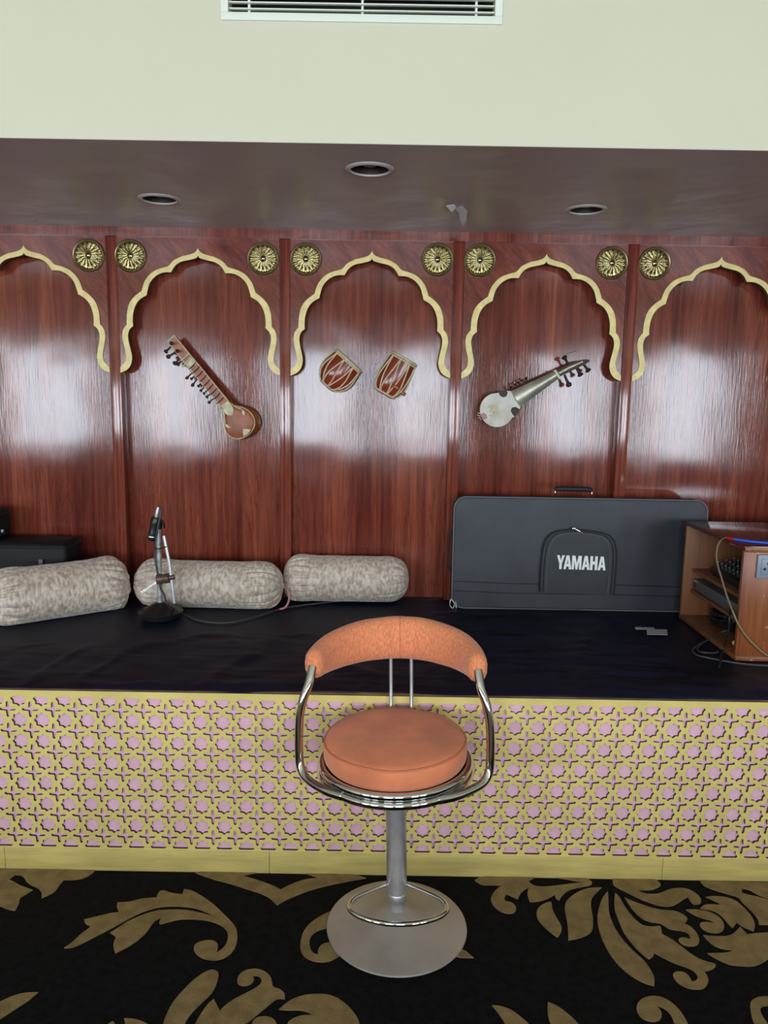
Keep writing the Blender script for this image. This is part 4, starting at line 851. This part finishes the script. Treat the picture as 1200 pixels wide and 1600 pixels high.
for a, b in (((410, 460), (385, 425)), ((450, 432), (425, 398)), ((480, 412), (452, 382)), ((512, 392), (484, 362)), ((545, 378), (520, 345))): peg(a, b, .0065, Q, YR + .010, sr)
peg((570, 380), (582, 355), .005, Q, YR + .01, sr)
mb = MB(); mb.tube(spline([Q(865, 160, YR), Q(890, 128, YR - .01), Q(930, 118, YR - .01), Q(968, 104, YR - .01)], 5), .0010, 6); mb.build('loose_wire', 'fret', sr)
slab([(190, 600), (240, 580), (265, 590), (272, 680), (250, 690), (205, 690), (205, 675), (240, 665), (235, 640), (210, 655), (205, 640), (225, 620), (205, 615)], YR - .008, .008, 'bone', 'bridge', sr, Q)
slab([(118, 670), (150, 655), (175, 680), (178, 705), (140, 722)], YR - .002, .003, 'pink_ribbon', 'pink_patch', sr, Q)
mb = MB()
for a, b in (((95, 655), (120, 672)), ((88, 675), (118, 688)), ((98, 700), (122, 705)), ((112, 718), (132, 718))): mb.tube([Q(*a, YR + .01), Q(*b, YR + .004)], .0022, 6)
mb.build('tail_pins', 'bone', sr)

# ------------------------------------------------------------------ the bar chair
LEAN = Matrix.Translation((0, 0, .06)) @ Matrix.Rotation(R(-1.7), 4, 'Y') @ Matrix.Translation((0, 0, -.06))
CH = Vector((onZ(620, 1457, 0.0).x, 2.116, 0))
ch = thing('swivel_chair', 'low round swivel chair with orange cushion and curved orange backrest before the stage', 'chair', CH, local=True)
MB().lathe([(.0001, .002), (.209, .002), (.2125, .006), (.211, .010), (.15, .024), (.09, .038), (.045, .054), (.032, .066), (.0001, .068)], n=72).build('base_dish', 'dish', ch)
mb = MB(); mb.lathe([(.0001, .06), (.0275, .062), (.0285, .115), (.0265, .118), (.0305, .122), (.0305, .50), (.0001, .50)], LEAN, n=36); mb.build('column', 'steel', ch)
zf = .142
half_ = [(.026, .0), (.075, -.030), (.115, -.058), (.134, -.082), (.140, -.104), (.134, -.124), (.112, -.146), (.070, -.166), (.025, -.176)]
pts = [Vector((-x, y, zf)) for x, y in half_][::1] + [Vector((x, y, zf)) for x, y in half_][::-1]
MB().tube(spline(pts, 5), .0078, 14).build('footrest', 'chrome', ch)
SW = LEAN @ Matrix.Rotation(R(-5.5), 4, 'Z')
def circ(r_, z, n_=72): return [SW @ Vector((r_ * math.cos(2 * math.pi * k / n_), r_ * math.sin(2 * math.pi * k / n_), z)) for k in range(n_)]
MB().lathe([(.0001, .49), (.06, .49), (.10, .505), (.19, .516), (.205, .522), (.205, .540), (.0001, .540)], LEAN, n=48).build('seat_pan', 'black_plastic', ch)
mb = MB(); mb.tube(circ(.219, .519), .0120, 16, closed=True); mb.build('seat_ring', 'chrome', ch)
mb = MB(); mb.tube(circ(.216, .5425), .0115, 16, closed=True); mb.build('seat_ring', 'chrome', ch)
def cush(u, v):
    th = v * 2 * math.pi
    rows = [(.0, .548), (.15, .548), (.202, .550), (.2075, .560), (.2095, .585), (.209, .603), (.203, .612), (.185, .617), (.16, .621), (.12, .6245), (.07, .6265), (.0, .627)]
    r_, z = rows[round(u * 11)]
    z += .006 * noise.noise(Vector((math.cos(th) * 1.3 + 3, math.sin(th) * 1.3, 0))) * min(1, r_ * 8) * (1 if z > .57 else 0)
    return SW @ Vector((max(r_, .0003) * math.cos(th), max(r_, .0003) * math.sin(th), z))
mb = MB(); mb.grid(cush, 12, 96, cv=True, capu=True); cu_ = mb.build('seat_cushion', 'orange_seat', ch, angle=180)
mb = MB(); mb.tube([SW @ Vector((.2055 * math.cos(2 * math.pi * k / 96), .2055 * math.sin(2 * math.pi * k / 96), .6105 + .006 * noise.noise(Vector((math.cos(2 * math.pi * k / 96) * 1.3 + 3, math.sin(2 * math.pi * k / 96) * 1.3, 0))))) for k in range(96)], .0026, 8, closed=True); mb.build('piping', 'piping', cu_)
# backrest: a padded roll bent round the back
def bp(t_):                                   # t -1..1 : centre line
    a = t_ * R(88)
    return Vector((.240 * math.sin(a), -.005 + .258 * math.cos(a), .806 + .026 * (1 - abs(t_) ** 1.5) + .012 * abs(t_) ** 3))
def back(u, v):
    t_ = 2 * u - 1; c = bp(t_); d = (bp(min(1, t_ + .01)) - bp(max(-1, t_ - .01))).normalized()
    out = Vector((d.y, -d.x, 0)).normalized() * -1; d = d
    th = v * 2 * math.pi; e_ = abs(t_)
    hz = (.068 * (1 - .42 * e_ ** 2.4)); hy = .040 * (1 - .30 * e_ ** 2)
    if e_ > .93: k_ = math.sqrt(max(.0, 1 - ((e_ - .93) / .07) ** 2 * .80)); hz *= k_; hy *= k_
    wr = 1 + .02 * noise.noise(Vector((t_ * 6, math.cos(th) * 1.5, math.sin(th) * 1.5))) * 1 + .03 * max(0, e_ - .88) / .12 * math.sin(th * 14)
    ct, st_ = math.cos(th), math.sin(th)
    sgn = lambda q_: math.copysign(abs(q_) ** .85, q_)
    return SW @ (c + out * hy * sgn(ct) * wr + Vector((0, 0, 1)) * hz * sgn(st_) * wr)
mb = MB(); mb.grid(back, 91, 48, cv=True, capu=True); bk = mb.build('backrest', 'orange', ch, angle=180)
mb = MB(); mb.tube([Vector(back(.5, k / 36)) * 1.0 + Vector((0, 0, 0)) for k in range(36)], .0016, 6, closed=True); mb.build('centre_seam', 'piping', bk)
for s_ in (-1, 1):
    e0 = bp(s_ * .99)
    path = [(s_ * .130, -.178, .519), (s_ * .178, -.150, .517), (s_ * .222, -.112, .517), (s_ * .255, -.080, .524), (s_ * .270, -.064, .548), (s_ * .274, -.056, .590), (s_ * .274, -.048, .64), (s_ * .271, -.040, .69), (s_ * .261, -.032, .735), (s_ * .247, -.018, .775), (e0.x, e0.y, e0.z)]
    MB().tube([SW @ p for p in spline(path, 6)], .0125, 16).build('arm_tube', 'chrome', ch)
    MB().tube([SW @ Vector(p) for p in ((s_ * .033, .205, .53), (s_ * .033, .232, .60), (s_ * .033, .245, .70), (s_ * .033, .248, .80))], .0058, 12).build('back_rod', 'steel', ch)

for o in bpy.data.objects:
    for k in ('_w', '_local'):
        if k in o: del o[k]
